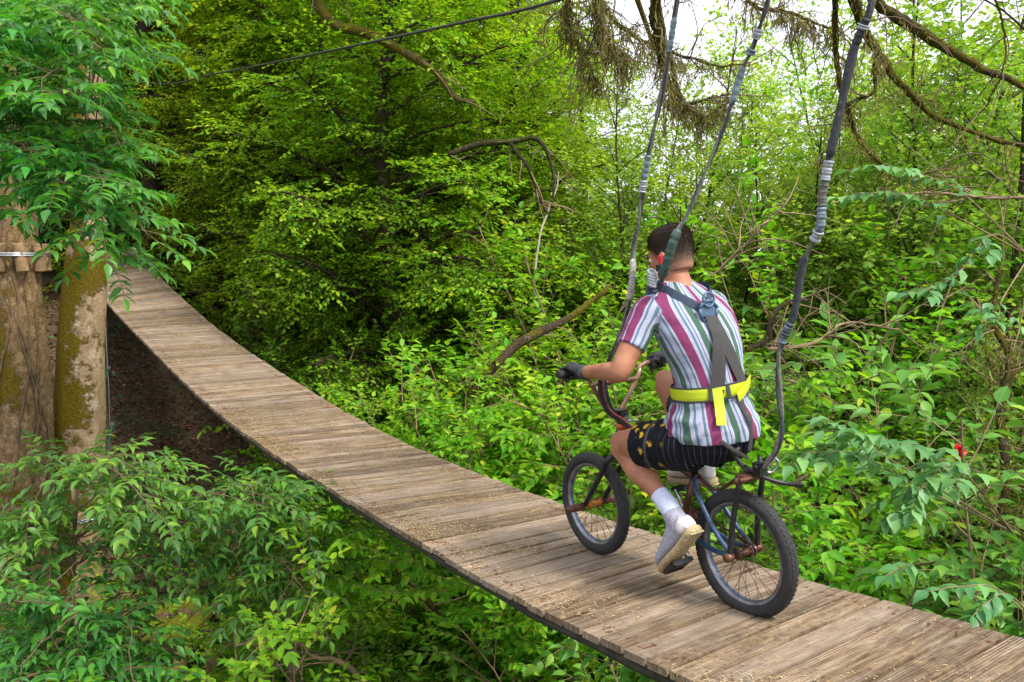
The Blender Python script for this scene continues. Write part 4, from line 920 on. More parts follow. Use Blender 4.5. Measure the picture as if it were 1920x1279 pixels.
def wheel(cy_, name_label, hubmat, seed):
    C = V(0, cy_, 0); e1, e2 = V(0, 1, 0), V(0, 0, 1)
    rimm = MB(); th = np.linspace(0, 2 * np.pi, 73)
    def rev(mb, prof, close=True):
        n = 72; k = len(prof); v = []; F = []
        for i in range(n):
            t = 2 * np.pi * i / n
            for (r, x) in prof: v.append(C + V(x, r * math.cos(t), r * math.sin(t)))
        for i in range(n):
            for j in range(k):
                F.append([i * k + j, i * k + (j + 1) % k, ((i + 1) % n) * k + (j + 1) % k, ((i + 1) % n) * k + j])
        mb.add(v, F)
    rev(rimm, [(.187, -.010), (.187, .010), (.200, .016), (.210, .016), (.210, -.016), (.200, -.016)])
    wh = rimm.build('wheel', M['rim'], bike)
    ty = MB(); rt = .0285; rc = .254 - rt
    pr = []
    for a in np.linspace(0, 2 * np.pi, 17)[:-1]:
        pr.append((rc + rt * math.cos(a), rt * math.sin(a)))
    rev(ty, pr)
    for i in range(72):      # tread knobs
        t = 2 * np.pi * (i + .0) / 72
        for x, rr in ((-.012, .2494), (0, .2519), (.012, .2494)):
            t2 = t + (.5 if x == 0 else 0) * 2 * np.pi / 72; d = V(0, math.cos(t2), math.sin(t2)); tt = V(0, -math.sin(t2), math.cos(t2))
            ty.box(C + d * rr + V(x, 0, 0), (.0045, 0, 0), tt * .006, d * .0025)
    ty.build('tyre', M['rubber'], wh)
    sp_ = MB()
    for i in range(36):
        t = 2 * np.pi * i / 36; sg = 1 if i % 2 else -1; th_ = t + (.9 if (i // 2) % 2 else -.9)
        a = C + V(sg * .028, .019 * math.cos(th_), .019 * math.sin(th_)); b_ = C + V(sg * .004, .190 * math.cos(t), .190 * math.sin(t))
        sp_.tube([a, b_], .0013, 4)
    sp_.build('spokes', M['spoke'], wh)
    hb = MB(); hb.tube([C + V(x, 0, 0) for x in (-.034, -.028, -.0279, -.015, .015, .0279, .028, .034)], [.024, .024, .017, .013, .013, .017, .024, .024], 20); hb.build('hub', hubmat, wh)
    st_ = MB(); rev(st_, [(.1863, -.007), (.1863, .007), (.188, .007), (.188, -.007)]); st_.build('rim_tape', M['rim_blue'], wh)
wheel(0, '', M['rust'], 1); wheel(WB, '', M['orange'], 2)
BB = V(0, .340, .038); ST = V(0, .249, .275); HT = V(0, .715, .415); HBt = V(0, .747, .290)
fr = MB()
fr.tube([BB, ST], .0155, 14); fr.tube([HT - V(0, 0, .02), ST - V(0, 0, .015)], .0155, 14); fr.tube([HBt + V(0, -.002, .015), BB], .019, 14)
fr.tube([HT + unit(HT - HBt) * .01, HBt - unit(HT - HBt) * .005], .024, 18); fr.tube([BB - V(.037, 0, 0), BB + V(.037, 0, 0)], .022, 16)
fr.build('frame', M['rust'], bike)
for sg in (-1, 1):
    mb = MB(); mb.tube(bezier([ST + V(sg * .016, -.005, -.01), ST + V(sg * .045, -.06, -.075), V(sg * .06, .09, .08), V(sg * .062, 0, 0)], 18), .0105, 10); mb.build('seat_stay', M['blue_paint'], bike)
    mb = MB(); mb.tube(bezier([BB + V(sg * .02, -.01, 0), BB + V(sg * .05, -.09, 0), V(sg * .06, .12, 0), V(sg * .062, 0, 0)], 14), .0108, 10); mb.build('chain_stay', M['blue_paint'], bike)
    # fork blade
    mb = MB(); mb.tube(bezier([HBt + V(sg * .012, .0, -.012), V(sg * .05, WB - .190, .258), V(sg * .056, WB - .16, .21), V(sg * .058, WB - .03, .04), V(sg * .058, WB, 0)], 24), np.linspace(.016, .012, 25), 10); mb.build('fork_blade', M['black_metal'], bike)
    mb = MB(); mb.tube([V(sg * .06, WB, 0), V(sg * .069, WB, 0), V(sg * .0695, WB, 0), V(sg * .165, WB, 0)], [.012, .012, .019, .019], 18); mb.build('axle_peg', M['rust'], bike)
    mb = MB(); mb.tube([V(sg * .062, 0, 0), V(sg * .070, 0, 0), V(sg * .0705, 0, 0), V(sg * .098, 0, 0)], [.013, .013, .020, .018], 18); mb.build('axle_nut', M['rust'], bike)
    # welded rack that takes the rear rope
    mb = MB(); mb.tube(bezier([V(sg * .078, 0, .0), V(sg * .072, -.02, .15), V(sg * .066, -.054, .306)], 14), .0115, 10); mb.build('rack_strut', M['black_metal'], bike)
mb = MB(); mb.tube([V(-.085, -.052, .312), V(.085, -.052, .312)], .014, 12); mb.tube([V(-.085, -.075, .320), V(.085, -.075, .320)], .010, 10); mb.box((0, -.06, .330), (.07, 0, 0), (0, .022, 0), (0, 0, .005)); mb.build('rack_bar', M['rust'], bike)
mb = MB(); mb.tube(bezier([ST + V(.01, 0, .0), V(.02, .15, .22), V(.03, .04, .29), V(0, -.05, .325)], 16), .007, 8); mb.build('rack_brace', M['rust'], bike)
mb = MB(); mb.tube(bezier([V(-.02, -.04, .36), V(.0, -.12, .325), V(.06, -.17, .30), V(.10, -.22, .30)], 16), .0085, 8); mb.build('hook_bar', M['black_metal'], bike)
# seat post and saddle
mb = MB(); mb.tube([ST, V(0, .238, .335)], .0125, 12); mb.build('seat_post', M['black_metal'], bike)
mb = MB(); v = []
for i, (y, hw, z0) in enumerate([(.105, .02, .352), (.115, .07, .356), (.15, .085, .360), (.20, .07, .356), (.26, .038, .352), (.33, .022, .350), (.365, .016, .345), (.372, .006, .342)]):
    for j in range(12):
        a = 2 * math.pi * j / 12; v.append((hw * math.cos(a), y, z0 + (.012 if math.sin(a) > 0 else .028) * math.sin(a)))
mb.add(v, [[i * 12 + j, i * 12 + (j + 1) % 12, (i + 1) * 12 + (j + 1) % 12, (i + 1) * 12 + j] for i in range(7) for j in range(12)] + [list(range(12)), [84 + j for j in range(12)][::-1]]); mb.build('saddle', M['black_metal'], bike)
# handlebar (turned a little to the left)
bar = MB(); L = [ray_n(1100, 700, -.24), ray_n(1112, 722, -.135), ray_n(1133, 768, -.06), V(0, .755, .47)]
GL, GR = V(-.345, .675, .708), V(.34, .775, .690)
CL, CRR = V(-.155, .742, .655), V(.155, .752, .650)
bl_ = bezier([GL + V(.13, .02, -.003), GL + V(.165, .035, -.015), CL + V(0, 0, .0), V(-.075, .752, .535), V(-.02, .756, .475), V(.02, .756, .475), V(.075, .755, .535), CRR, GR - V(.165, .005, .015), GR - V(.12, 0, 0)], 60)
bar.tube(np.vstack([[GL], bl_, [GR]]), .0115, 12); bar.tube([CL * .97 + V(0, .02, -.005), CRR * .97 + V(0, .02, -.005)], .0098, 12)
hb_ = bar.build('handlebar', M['bar'], bike)
for g, d in ((GL, V(-1, -.12, 0)), (GR, V(1, .05, 0))):
    mb = MB(); d = unit(d); mb.tube([g + d * x for x in (-.10, -.098, -.05, .0, .028, .030)], [.016, .019, .0165, .0165, .0185, .010], 16); mb.build('grip', M['rubber'], hb_)
mb = MB(); mb.tube([HT - V(0, 0, .01), HT + V(0, -.018, .075)], .021, 16); mb.box(HT + V(0, .012, .062), (.026, 0, 0), (0, .038, 0), (0, .004, .02)); mb.build('stem', M['black_metal'], bike)
mb = MB(); mb.tube([HT + V(0, -.004, -.004), HT + V(0, -.006, .018)], .027, 16); mb.build('headset_ring', simple('orange_ring', (.55, .10, .02), .5), bike)
mb = MB(); mb.box(HT + V(.0, -.035, .04), (.018, 0, 0), (0, .012, 0), (0, .0, .016)); mb.tube([HT + V(.0, -.05, .036), HT + V(.05, -.06, .03)], .005, 8); mb.build('clamp', M['chrome'], bike)
cab = bezier([ray_n(1125, 702, -.12), ray_n(1127, 740, -.11), ray_n(1140, 772, -.08), ray_n(1165, 790, -.03), V(0, .62, .40)], 30)
mb = MB(); mb.tube(cab, .0105, 8); mb.build('cable', M['rubber'], bike)
mb = MB(); mb.tube(cab + V(.010, -.006, .008), .0045, 8); mb.build('brake_cable', simple('red_cable', (.45, .10, .09), .4), bike)
# cranks, chainring, chain, pedals
PLc, PRc = V(-.085, .226, -.080), V(.085, .452, .150)
mb = MB(); mb.tube([BB + V(.045, 0, 0), BB + V(.050, 0, 0)], .062, 32); ch = mb.build('chainring', M['rust'], bike)
for P, sg in ((PLc, -1), (PRc, 1)):
    mb = MB(); mb.tube([BB + V(sg * .058, 0, 0), P - V(sg * .012, 0, 0)], [.014, .011], 10); mb.build('crank', M['chrome'], bike)
pedal_q = {}
for P, sg, fd in ((PLc, -1, unit(V(0, .72, -.62))), (PRc, 1, unit(V(0, .97, -.2)))):
    mb = MB(); c = P + V(sg * .055, 0, 0); up_ = np.cross(V(1, 0, 0), fd)
    mb.box(c, (.048, 0, 0), fd * .009, up_ * .009)
    for k in (-1, 1): mb.box(c + fd * k * .036, (.046, 0, 0), fd * .005, up_ * .011)
    for k in (-1, 1): mb.box(c + V(k * .048, 0, 0), (.005, 0, 0), fd * .044, up_ * .008)
    mb.build('pedal', M['black_metal'], bike)
cr_ = .06; rr_ = .022; pts = []
for a in np.linspace(math.pi / 2, -math.pi / 2, 14): pts.append(BB + V(.05, cr_ * math.cos(a), cr_ * math.sin(a)))
for a in np.linspace(-math.pi / 2, -1.5 * math.pi, 10): pts.append(V(.05, rr_ * math.cos(a), rr_ * math.sin(a)))
pts.append(pts[0]); mb = MB(); mb.tube(pts, .0042, 5, cap=False, smooth=False); mb.build('chain', M['rust'], bike)

# ------------------------------------------------------------------ rider
def loft(mb, secs, n=24, cap=True):
    "secs: (centre, right half-axis vector, front half-axis vector[, power])"
    v = []
    for sct in secs:
        c, a, b_ = [np.asarray(q, float) for q in sct[:3]]; pw = sct[3] if len(sct) > 3 else 1.
        for j in range(n):
            t = 2 * math.pi * j / n; ct, st_ = math.cos(t), math.sin(t)
            v.append(c + a * (abs(ct) ** pw) * np.sign(ct) + b_ * (abs(st_) ** pw) * np.sign(st_))
    k = len(secs); F = [[i * n + j, i * n + (j + 1) % n, (i + 1) * n + (j + 1) % n, (i + 1) * n + j] for i in range(k - 1) for j in range(n)]
    if cap: F += [list(range(n))[::-1], [(k - 1) * n + j for j in range(n)]]
    mb.add(v, F)
def remesh(mb, name, mat, parent, vox=.007, it=6, fn=None):
    me = mb.build(name, mat, link=False); o = link_mesh(name, me)
    m = o.modifiers.new('r', 'REMESH'); m.mode = 'VOXEL'; m.voxel_size = vox; m.use_smooth_shade = True
    sm = o.modifiers.new('s', 'SMOOTH'); sm.iterations = it; sm.factor = .5
    dg = bpy.context.evaluated_depsgraph_get(); me2 = bpy.data.meshes.new_from_object(o.evaluated_get(dg)); bpy.data.objects.remove(o); bpy.data.meshes.remove(me)
    me2.name = name; me2.polygons.foreach_set('use_smooth', np.ones(len(me2.polygons), bool))
    if fn is not None:
        n = len(me2.vertices); co = np.empty(n * 3, np.float32); me2.vertices.foreach_get('co', co); co = co.reshape(-1, 3).astype(float)
        co2, att = fn(co)
        me2.vertices.foreach_set('co', co2.astype(np.float32).ravel())
        for k, a in att.items(): x = me2.attributes.new(k, 'FLOAT', 'POINT'); x.data.foreach_set('value', a.astype(np.float32))
    if not me2.materials: me2.materials.append(mat)
    me2.update(); return link_mesh(name, me2, parent)
per = tag(empty('person'), 'man in a striped T-shirt, black shorts and yellow-belted harness pedalling away from us', 'person'); per.matrix_world = BM
# torso sections: u, centre f, half width, half depth
TS = [(.36, .165, .150, .125), (.41, .150, .172, .150), (.47, .140, .178, .150), (.53, .138, .176, .150), (.60, .138, .152, .128), (.67, .142, .142, .114), (.74, .156, .150, .116), (.81, .176, .172, .122),
      (.88, .200, .184, .124), (.945, .232, .196, .118), (.995, .262, .190, .102), (1.035, .285, .152, .082), (1.062, .300, .108, .068), (1.085, .312, .074, .058)]
TSa = np.array(TS)
def torso_at(u): return [np.interp(u, TSa[:, 0], TSa[:, i]) for i in (1, 2, 3)]
SHX = .0
def torso(mb, k=1., u0=0, u1=9):
    loft(mb, [(V(SHX, f, u), V(hw * k, 0, 0), V(0, hd * k, 0), .88) for u, f, hw, hd in TS if u0 <= u <= u1], 32)
SHL, ELL, WRL = V(-.186, .285, .972), V(-.335, .300, .742), V(-.318, .555, .722)
SHR, ELR, WRR = V(.186, .285, .972), V(.265, .420, .765), V(.305, .660, .715)
HIL, KNL, ANL = V(-.095, .150, .43), V(-.135, .560, .375), V(-.150, .262, .170)
HIR, KNR, ANR = V(.095, .150, .43), V(.135, .545, .625), V(.138, .345, .262)
def limb(mb, pts, n=18):
    P = np.array([p for p, _ in pts]); R = np.array([r for _, r in pts]); B = bezier(P, 6 * (len(P) - 1)); rr = np.interp(np.linspace(0, 1, len(B)), np.linspace(0, 1, len(R)), R); mb.tube(B, rr, n)
lerp = lambda a, b_, t: a * (1 - t) + b_ * t
bd_ = MB(); torso(bd_, .95, .0, 2)
NK = V(0, .285, 1.05); HC = V(-.002, .330, 1.196)
bd_.tube(bezier([V(0, .290, 1.02), V(0, .305, 1.08), V(-.002, .318, 1.13), V(-.003, .325, 1.17)], 12), [.08, .074, .068, .064, .061, .059, .058, .058, .058, .058, .058, .058, .058][:len(bezier([V(0, .290, 1.02), V(0, .305, 1.08), V(-.002, .318, 1.13), V(-.003, .325, 1.17)], 12))], 20)
yaw = R_(12); HX = V(math.cos(yaw), math.sin(yaw), 0); HY = unit(V(-math.sin(yaw), math.cos(yaw), -.22)); HZ = np.cross(HX, HY)
def H(x, y, z): return HC + HX * x + HY * y + HZ * z
loft(bd_, [(H(0, dy, z), HX * a, HY * b_) for z, a, b_, dy in [(-.118, .020, .020, .062), (-.108, .040, .036, .050), (-.085, .054, .062, .028), (-.055, .063, .078, .012), (-.02, .070, .088, .002), (.02, .0745, .095, -.003), (.055, .0745, .096, -.006), (.085, .066, .085, -.008), (.105, .050, .064, -.008), (.118, .026, .034, -.008), (.121, .008, .01, -.008)]], 28)
bd_.sphere(H(0, .098, -.018), (.012, .018, .022), HX, HY, HZ); bd_.sphere(H(0, .088, -.062), (.022, .012, .008), HX, HY, HZ); bd_.sphere(H(0, .086, .016), (.045, .012, .008), HX, HY, HZ); bd_.sphere(H(0, .078, -.095), (.022, .016, .014), HX, HY, HZ)
for sg in (-1, 1):
    bd_.sphere(H(sg * .076, -.006, -.018), (.008, .018, .030), unit(HX + sg * HY * -.25), HY, HZ); bd_.sphere(H(sg * .080, -.014, -.006), (.008, .012, .018), HX, HY, HZ)
limb(bd_, [(lerp(SHL, V(0, .25, .97), .3), .055), (SHL, .058), (lerp(SHL, ELL, .35), .054), (lerp(SHL, ELL, .7), .049), (ELL, .043), (lerp(ELL, WRL, .25), .042), (lerp(ELL, WRL, .6), .034), (WRL, .0265), (WRL + unit(WRL - ELL) * .03, .024)])
limb(bd_, [(lerp(SHR, V(0, .25, .97), .3), .055), (SHR, .056), (lerp(SHR, ELR, .35), .050), (lerp(SHR, ELR, .7), .043), (ELR, .040), (lerp(ELR, WRR, .25), .042), (lerp(ELR, WRR, .6), .034), (WRR, .0265), (WRR + unit(WRR - ELR) * .03, .024)])
for h, k, a, kf in ((HIL, KNL, ANL, 1), (HIR, KNR, ANR, 1)):
    limb(bd_, [(h, .100), (lerp(h, k, .3), .098), (lerp(h, k, .65), .086), (lerp(h, k, .88), .069), (k + V(0, .004, .0), .062)])
    cv = V(0, -.018, -.012)
    limb(bd_, [(k + V(0, -.004, .0), .061), (lerp(k, a, .14), .056), (lerp(k, a, .32) + cv, .063), (lerp(k, a, .5) + cv * .7, .057), (lerp(k, a, .72), .042), (lerp(k, a, .93), .033), (a, .036)])
    bd_.sphere(k + V(0, .018, .012), (.040, .036, .042))
m_skin, t_, b_s, N_, L_ = mat_new('skin'); tc_ = N_.new('ShaderNodeTexCoord'); n_ = noise(N_, L_, 9, 5, tc_.outputs['Object']); r_ = ramp(N_, [(.35, (.26, .105, .055)), (.65, (.41, .19, .11))]); L_.new(n_.outputs[0], r_.inputs[0]); L_.new(r_.outputs[0], b_s.inputs['Base Color'])
b_s.inputs['Roughness'].default_value = .58; b_s.inputs['Specular IOR Level'].default_value = .3; b_s.inputs['Subsurface Weight'].default_value = .12; b_s.inputs['Subsurface Radius'].default_value = (.02, .008, .004)
n2_ = noise(N_, L_, 160, 3, tc_.outputs['Object']); bump(N_, L_, n2_.outputs[0], .12, .003, b_s)
M['skin'] = m_skin
body = remesh(bd_, 'body', M['skin'], per, .0058, 7)
for sg in (-1, 1):
    mb = MB(); mb.sphere(H(sg * .030, .080, .0), .011, HX, HY, HZ); mb.build('eye', simple('eye', (.7, .68, .65), .2, 0, .02), per)
# hair: close-cropped cap, shorter at the sides and nape
hr = MB(); loft(hr, [(H(0, dy, z), HX * a, HY * b_) for z, a, b_, dy in [(-.075, .056, .058, -.022), (-.06, .063, .068, -.018), (-.02, .0735, .080, -.014), (.02, .0780, .088, -.012), (.055, .0800, .094, -.010), (.088, .0730, .090, -.010), (.110, .057, .070, -.010), (.124, .032, .040, -.010), (.128, .010, .012, -.010)]], 28)
m_hair, t_, bh, N_, L_ = mat_new('hair'); tc_ = N_.new('ShaderNodeTexCoord'); n_ = noise(N_, L_, 220, 4, tc_.outputs['Object'], .8)
ah = attr(N_, 'fade'); rr2 = ramp(N_, [(.0, (.42, .20, .125)), (.16, (.22, .115, .075)), (.38, (.075, .045, .032)), (.8, (.035, .021, .014))]); L_.new(math_(N_, L_, 'ADD', ah.outputs['Fac'], math_(N_, L_, 'MULTIPLY', math_(N_, L_, 'SUBTRACT', n_.outputs[0], .5), .5)), rr2.inputs[0])
L_.new(rr2.outputs[0], bh.inputs['Base Color']); bh.inputs['Roughness'].default_value = .7; bump(N_, L_, n_.outputs[0], .9, .006, bh)
def hairfn(co):
    q = co - HC; z = q @ HZ; y = q @ HY
    d = np.sin(co[:, 0] * 900) * np.sin(co[:, 1] * 870 + 1) * np.sin(co[:, 2] * 910 + 2) * .0012
    return co + nrm(q) * d[:, None], {'fade': np.clip((z + .065) / .14, 0, 1)}
hair = remesh(hr, 'hair', m_hair, per, .0048, 5, hairfn)
nv = len(hair.data.vertices); co = np.empty(nv * 3, np.float32); hair.data.vertices.foreach_get('co', co); co = co.reshape(-1, 3).astype(float)
hrng = np.random.default_rng(3); co = np.repeat(co, 4, 0) + hrng.normal(0, .0016, (nv * 4, 3)); q = co - HC; zz = q @ HZ
kp = hrng.random(len(co)) < np.clip((zz + .075) / .07, .08, 1); co, q, zz = co[kp], q[kp], zz[kp]
hl = Leaves(); D = nrm(nrm(q) * .55 + HZ * -.75 - HY * .2 + hrng.normal(0, .22, q.shape)); n = len(co); LL = (.003 + .006 * np.clip((zz + .05) / .1, 0, 1)) * hrng.uniform(.7, 1.3, n)
hl.add(co, D, nrm(q) + hrng.normal(0, .3, q.shape), LL, np.full(n, .0009))
m_st = leafmat('hair_strand', [(0, (.022, .013, .008)), (.7, (.06, .036, .022)), (1, (.12, .075, .045))], .05, .6, .0, .3, .05)
link_mesh('hair_strands', hl.mesh('hair_strands', m_st, 'diamond', hrng), hair)
# T-shirt
sh = MB(); torso(sh, 1.045, .46, 1.2)
loft(sh, [(V(0, .140, u), V(hw, 0, 0), V(0, hd, 0), .9) for u, hw, hd in ((.448, .190, .170), (.47, .194, .174), (.50, .196, .174), (.54, .188, .162), (.58, .168, .144))], 32)
for S0, E0 in ((SHL, ELL), (SHR, ELR)):
    limb(sh, [(lerp(S0, V(0, .25, .95), .35), .062), (S0, .064), (lerp(S0, E0, .3), .061), (lerp(S0, E0, .52), .060), (lerp(S0, E0, .60), .061)])
m_sh, t_, b_, N_, L_ = mat_new('striped_cotton'); au = attr(N_, 'stripe')
fr_ = N_.new('ShaderNodeMath'); fr_.operation = 'FRACT'; L_.new(au.outputs['Fac'], fr_.inputs[0])
W_, P_, G_, T_ = (.34, .35, .45), (.18, .038, .10), (.055, .115, .08), (.09, .17, .22)
rs = ramp(N_, [(0, P_), (.21, W_), (.28, T_), (.33, W_), (.38, T_), (.41, W_), (.47, G_), (.64, W_), (.72, T_), (.78, W_), (.90, T_), (.95, W_)]); rs.color_ramp.interpolation = 'CONSTANT'
L_.new(fr_.outputs[0], rs.inputs[0]); tc_ = N_.new('ShaderNodeTexCoord'); nf = noise(N_, L_, 8, 5, tc_.outputs['Object'], .6); nw = noise(N_, L_, 420, 2, tc_.outputs['Object'])
L_.new(rs.outputs[0], b_.inputs['Base Color']); b_.inputs['Roughness'].default_value = .9; b_.inputs['Specular IOR Level'].default_value = .15
bp = bump(N_, L_, math_(N_, L_, 'ADD', nf.outputs[0], math_(N_, L_, 'MULTIPLY', nw.outputs[0], .03)), .5, .03, b_)
def shirtfn(co):
    f = np.interp(co[:, 2], TSa[:, 0], TSa[:, 1]); q = np.stack([co[:, 0], co[:, 1] - f], 1); phi = np.arctan2(q[:, 0], -q[:, 1])
    u = np.where(np.abs(co[:, 0]) > 9, 0, phi * .165)
    st_ = (u + .17 * (co[:, 2] - .8)) / .178 + 1.07
    out = co.copy(); nn = np.stack([q[:, 0], q[:, 1], 0 * q[:, 0]], 1); nn = nrm(nn)
    # sleeves
    for S0, E0, sg in ((SHL, ELL, -1), (SHR, ELR, 1)):
        ax = unit(E0 - S0); t = (co - S0) @ ax; rad = co - S0 - t[:, None] * ax; rn = np.linalg.norm(rad, axis=1)
        sel = (np.abs(co[:, 0]) > .185) & (rn < .085) & (t > -.06)
        e1 = unit(np.cross(ax, V(0, 1, 0))); e2 = np.cross(ax, e1); ps = np.arctan2(rad @ e2, rad @ e1)
        st_ = np.where(sel, ps * .062 / .178 + .15, st_)
    z = co[:, 2]; side = np.abs(co[:, 0])
    w1 = ss(.80, .60, z); fold = np.sin(z * 95 + 6 * np.sin(phi * 2.2) + 4 * np.sin(phi * 5 + 1)) * .0035 * w1 * (.35 + .65 * ss(.3, 1.3, np.abs(phi)))
    fold += np.sin(phi * 13 + np.sin(z * 20) * 1.5) * .0040 * ss(.62, .47, z)
    fold += np.sin((z - .9) * 60 + phi * 7) * .0022 * ss(.6, 1.4, np.abs(phi)) * ss(.78, .9, z)
    d = np.where(z < 1.0, fold, 0); out += nn * d[:, None]
    return out, {'stripe': st_}
remesh(sh, 't_shirt', m_sh, per, .0060, 5, shirtfn)
mb = MB(); mb.tube([V(.0 + .083 * math.cos(a) * .9, .314 + .060 * math.sin(a), 1.086 + .012 * math.sin(a)) for a in np.linspace(0, 2 * math.pi, 40)], .006, 6, cap=False); mb.build('collar', M.setdefault('shirt_grey', simple('shirt_grey', (.5, .5, .58), .9)), per)
# shorts
so = MB(); torso(so, 1.03, .35, .56)
for h, k in ((HIL, KNL), (HIR, KNR)):
    limb(so, [(h, .110), (lerp(h, k, .25), .110), (lerp(h, k, .5), .104), (lerp(h, k, .66), .101), (lerp(h, k, .68), .098)])
m_so, t_, b_, N_, L_ = mat_new('black_patterned_cotton'); tc_ = N_.new('ShaderNodeTexCoord')
vo = N_.new('ShaderNodeTexVoronoi'); vo.inputs['Scale'].default_value = 25; vo.inputs['Randomness'].default_value = 1; L_.new(tc_.outputs['Object'], vo.inputs['Vector'])
af = attr(N_, 'flower'); n_ = noise(N_, L_, 90, 4, tc_.outputs['Object'], .8)
mk = math_(N_, L_, 'MULTIPLY', math_(N_, L_, 'LESS_THAN', math_(N_, L_, 'ADD', vo.outputs['Distance'], math_(N_, L_, 'MULTIPLY', n_.outputs[0], 1.1)), .88), af.outputs['Fac'])
vo2 = N_.new('ShaderNodeTexWhiteNoise'); vo2.noise_dimensions = '3D'; L_.new(vo.outputs['Position'], vo2.inputs['Vector'])
mk = math_(N_, L_, 'MULTIPLY', mk, math_(N_, L_, 'GREATER_THAN', vo2.outputs['Value'], .2))
ap = attr(N_, 'pin'); pin = math_(N_, L_, 'GREATER_THAN', math_(N_, L_, 'SINE', math_(N_, L_, 'MULTIPLY', ap.outputs['Fac'], 2 * math.pi / .022)), .90)
pin = math_(N_, L_, 'MULTIPLY', pin, math_(N_, L_, 'SUBTRACT', 1.0, af.outputs['Fac']))
c_ = mixc(N_, L_, pin, (.007, .008, .012), (.04, .045, .06)); c_ = mixc(N_, L_, mk, c_, (.48, .30, .02))
L_.new(c_, b_.inputs['Base Color']); b_.inputs['Roughness'].default_value = .9; b_.inputs['Specular IOR Level'].default_value = .15; nf = noise(N_, L_, 14, 4, tc_.outputs['Object']); bump(N_, L_, nf.outputs[0], .5, .03, b_)
def shortfn(co):
    return co + V(0, 0, 0), {'flower': ss(.20, .26, co[:, 1]) * ss(.30, .38, co[:, 2]) * ss(.56, .5, co[:, 2]) , 'pin': np.arctan2(co[:, 0], .17 - co[:, 1]) * .16}
remesh(so, 'shorts', m_so, per, .0065, 5, shortfn)
# socks, shoes
M['sock'] = simple('blue_white_sock', (.50, .56, .70), .9, 0, .12, 60, .4)
M['shoe'] = simple('grey_knit', (.27, .27, .33), .85, 0, .25, 70, .5); M['shoe_w'] = simple('off_white_shoe', (.55, .52, .50), .8, 0, .15, 50, .3); M['sole'] = simple('tan_sole', (.36, .28, .15), .8, 0, .35, 60, .6)
def shoe(an, kn, heel, toe, sg, upm):
    fd = unit(toe - heel); un = unit(np.cross(V(1, 0, 0), fd)); L = np.linalg.norm(toe - heel)
    mb = MB(); limb(mb, [(lerp(kn, an, .83), .040), (lerp(kn, an, .91), .040), (an, .042), (an + (heel - an) * .35 + fd * .02, .040)]); mb.build('sock', M['sock'], per)
    P = lambda y, z, x=0: heel + fd * y * L + un * z + V(x, 0, 0)
    mb = MB(); loft(mb, [(P(y, h * .5 + .012), V(w_, 0, 0), un * (h * .5), .85) for y, w_, h in [(-.0, .022, .05), (.03, .032, .075), (.12, .037, .100), (.25, .039, .105), (.38, .042, .088), (.52, .046, .068), (.68, .050, .054), (.82, .047, .044), (.93, .036, .036), (1.0, .016, .024)]], 24)
    mb.tube([lerp(an, P(.2, .06), .30), lerp(an, P(.2, .05), .6), P(.24, .05)], [.043, .045, .042], 18)
    o = remesh(mb, 'shoe', upm, per, .0055, 4)
    mb = MB(); loft(mb, [(P(y, .004 - .006 * math.sin(y * 3)), V(w_, 0, 0), un * .016, .7) for y, w_ in [(-.035, .016), (-.02, .034), (.06, .041), (.25, .041), (.4, .042), (.6, .052), (.78, .053), (.92, .042), (1.0, .026), (1.03, .012)]], 24)
    for k in range(14):
        y = .0 + k * .073; mb.box(P(y, -.013), (.036, 0, 0), fd * .005, un * .004)
    mb.build('sole', M['sole'], o)
    mb = MB(); loft(mb, [(P(y, h * .5 + .012), V(w_ * 1.06, 0, 0), un * (h * .5), .85) for y, w_, h in [(-.012, .024, .045), (.03, .0345, .07), (.12, .039, .07), (.17, .040, .05)]], 24); mb.build('heel_counter', M['shoe_w'], o)
    mb = MB()
    for k in range(4): mb.tube([P(.40 + .07 * k, .082 - .012 * k, -.02), P(.41 + .07 * k, .088 - .012 * k), P(.40 + .07 * k, .082 - .012 * k, .02)], .003, 5)
    mb.build('laces', M['shoe_w'], o)
shoe(ANL, KNL, V(-.150, .110, .098), V(-.150, .308, -.120), -1, M['shoe'])
shoe(ANR, KNR, V(.140, .290, .205), V(.140, .545, .175), 1, M['shoe_w'])
# gloved hands closed on the grips
M['glove'] = simple('black_glove', (.012, .013, .016), .6, 0, .4, 60, .4)
def hand(wr, g, gd, sg):
    "wr wrist, g grip centre, gd grip direction (outwards)"
    mb = MB(); gd = unit(gd); fw = unit((g - wr) - gd * ((g - wr) @ gd)); up_ = unit(np.cross(gd, fw)) * 1.0
    if up_[2] < 0: up_ = -up_
    k0 = g + up_ * .030 - fw * .012; loft(mb, [(lerp(wr, k0, t), gd * a, up_ * b_) for t, a, b_ in [(-.25, .030, .029), (0, .031, .026), (.3, .036, .022), (.7, .043, .020), (1.0, .044, .019)]], 20)
    for i, (o, L, r) in enumerate([(-.036, .95, .0105), (-.012, 1.05, .0112), (.012, 1.0, .0108), (.034, .82, .0095)]):
        c = g + gd * o; R = .026
        pts = [c + up_ * .030 - fw * .004]
        for a in np.linspace(80, -150 * L, 7): a = R_(a); pts.append(c + fw * R * math.cos(a) + up_ * R * math.sin(a))
        mb.tube(bezier(pts, 28), np.linspace(r * 1.05, r * .85, len(bezier(pts, 28))), 10)
    c = g - gd * .045; pts = [lerp(wr, g, .55) - gd * .030, c - fw * .022 + up_ * .006, c - fw * .012 - up_ * .022, c + fw * .014 - up_ * .028]
    mb.tube(bezier(pts, 18), np.linspace(.015, .010, len(bezier(pts, 18))), 10)
    o = remesh(mb, 'glove', M['glove'], per, .0040, 3)
    mb = MB(); mb.tube([lerp(wr, g, -.28), lerp(wr, g, -.08)], [.033, .033], 20); mb.build('cuff', M.setdefault('cuff', simple('teal_cuff', (.02, .045, .05), .8)), o)
hand(WRL + V(-.004, .012, -.002), GL + V(.045, .004, 0), V(-1, -.12, 0), -1)
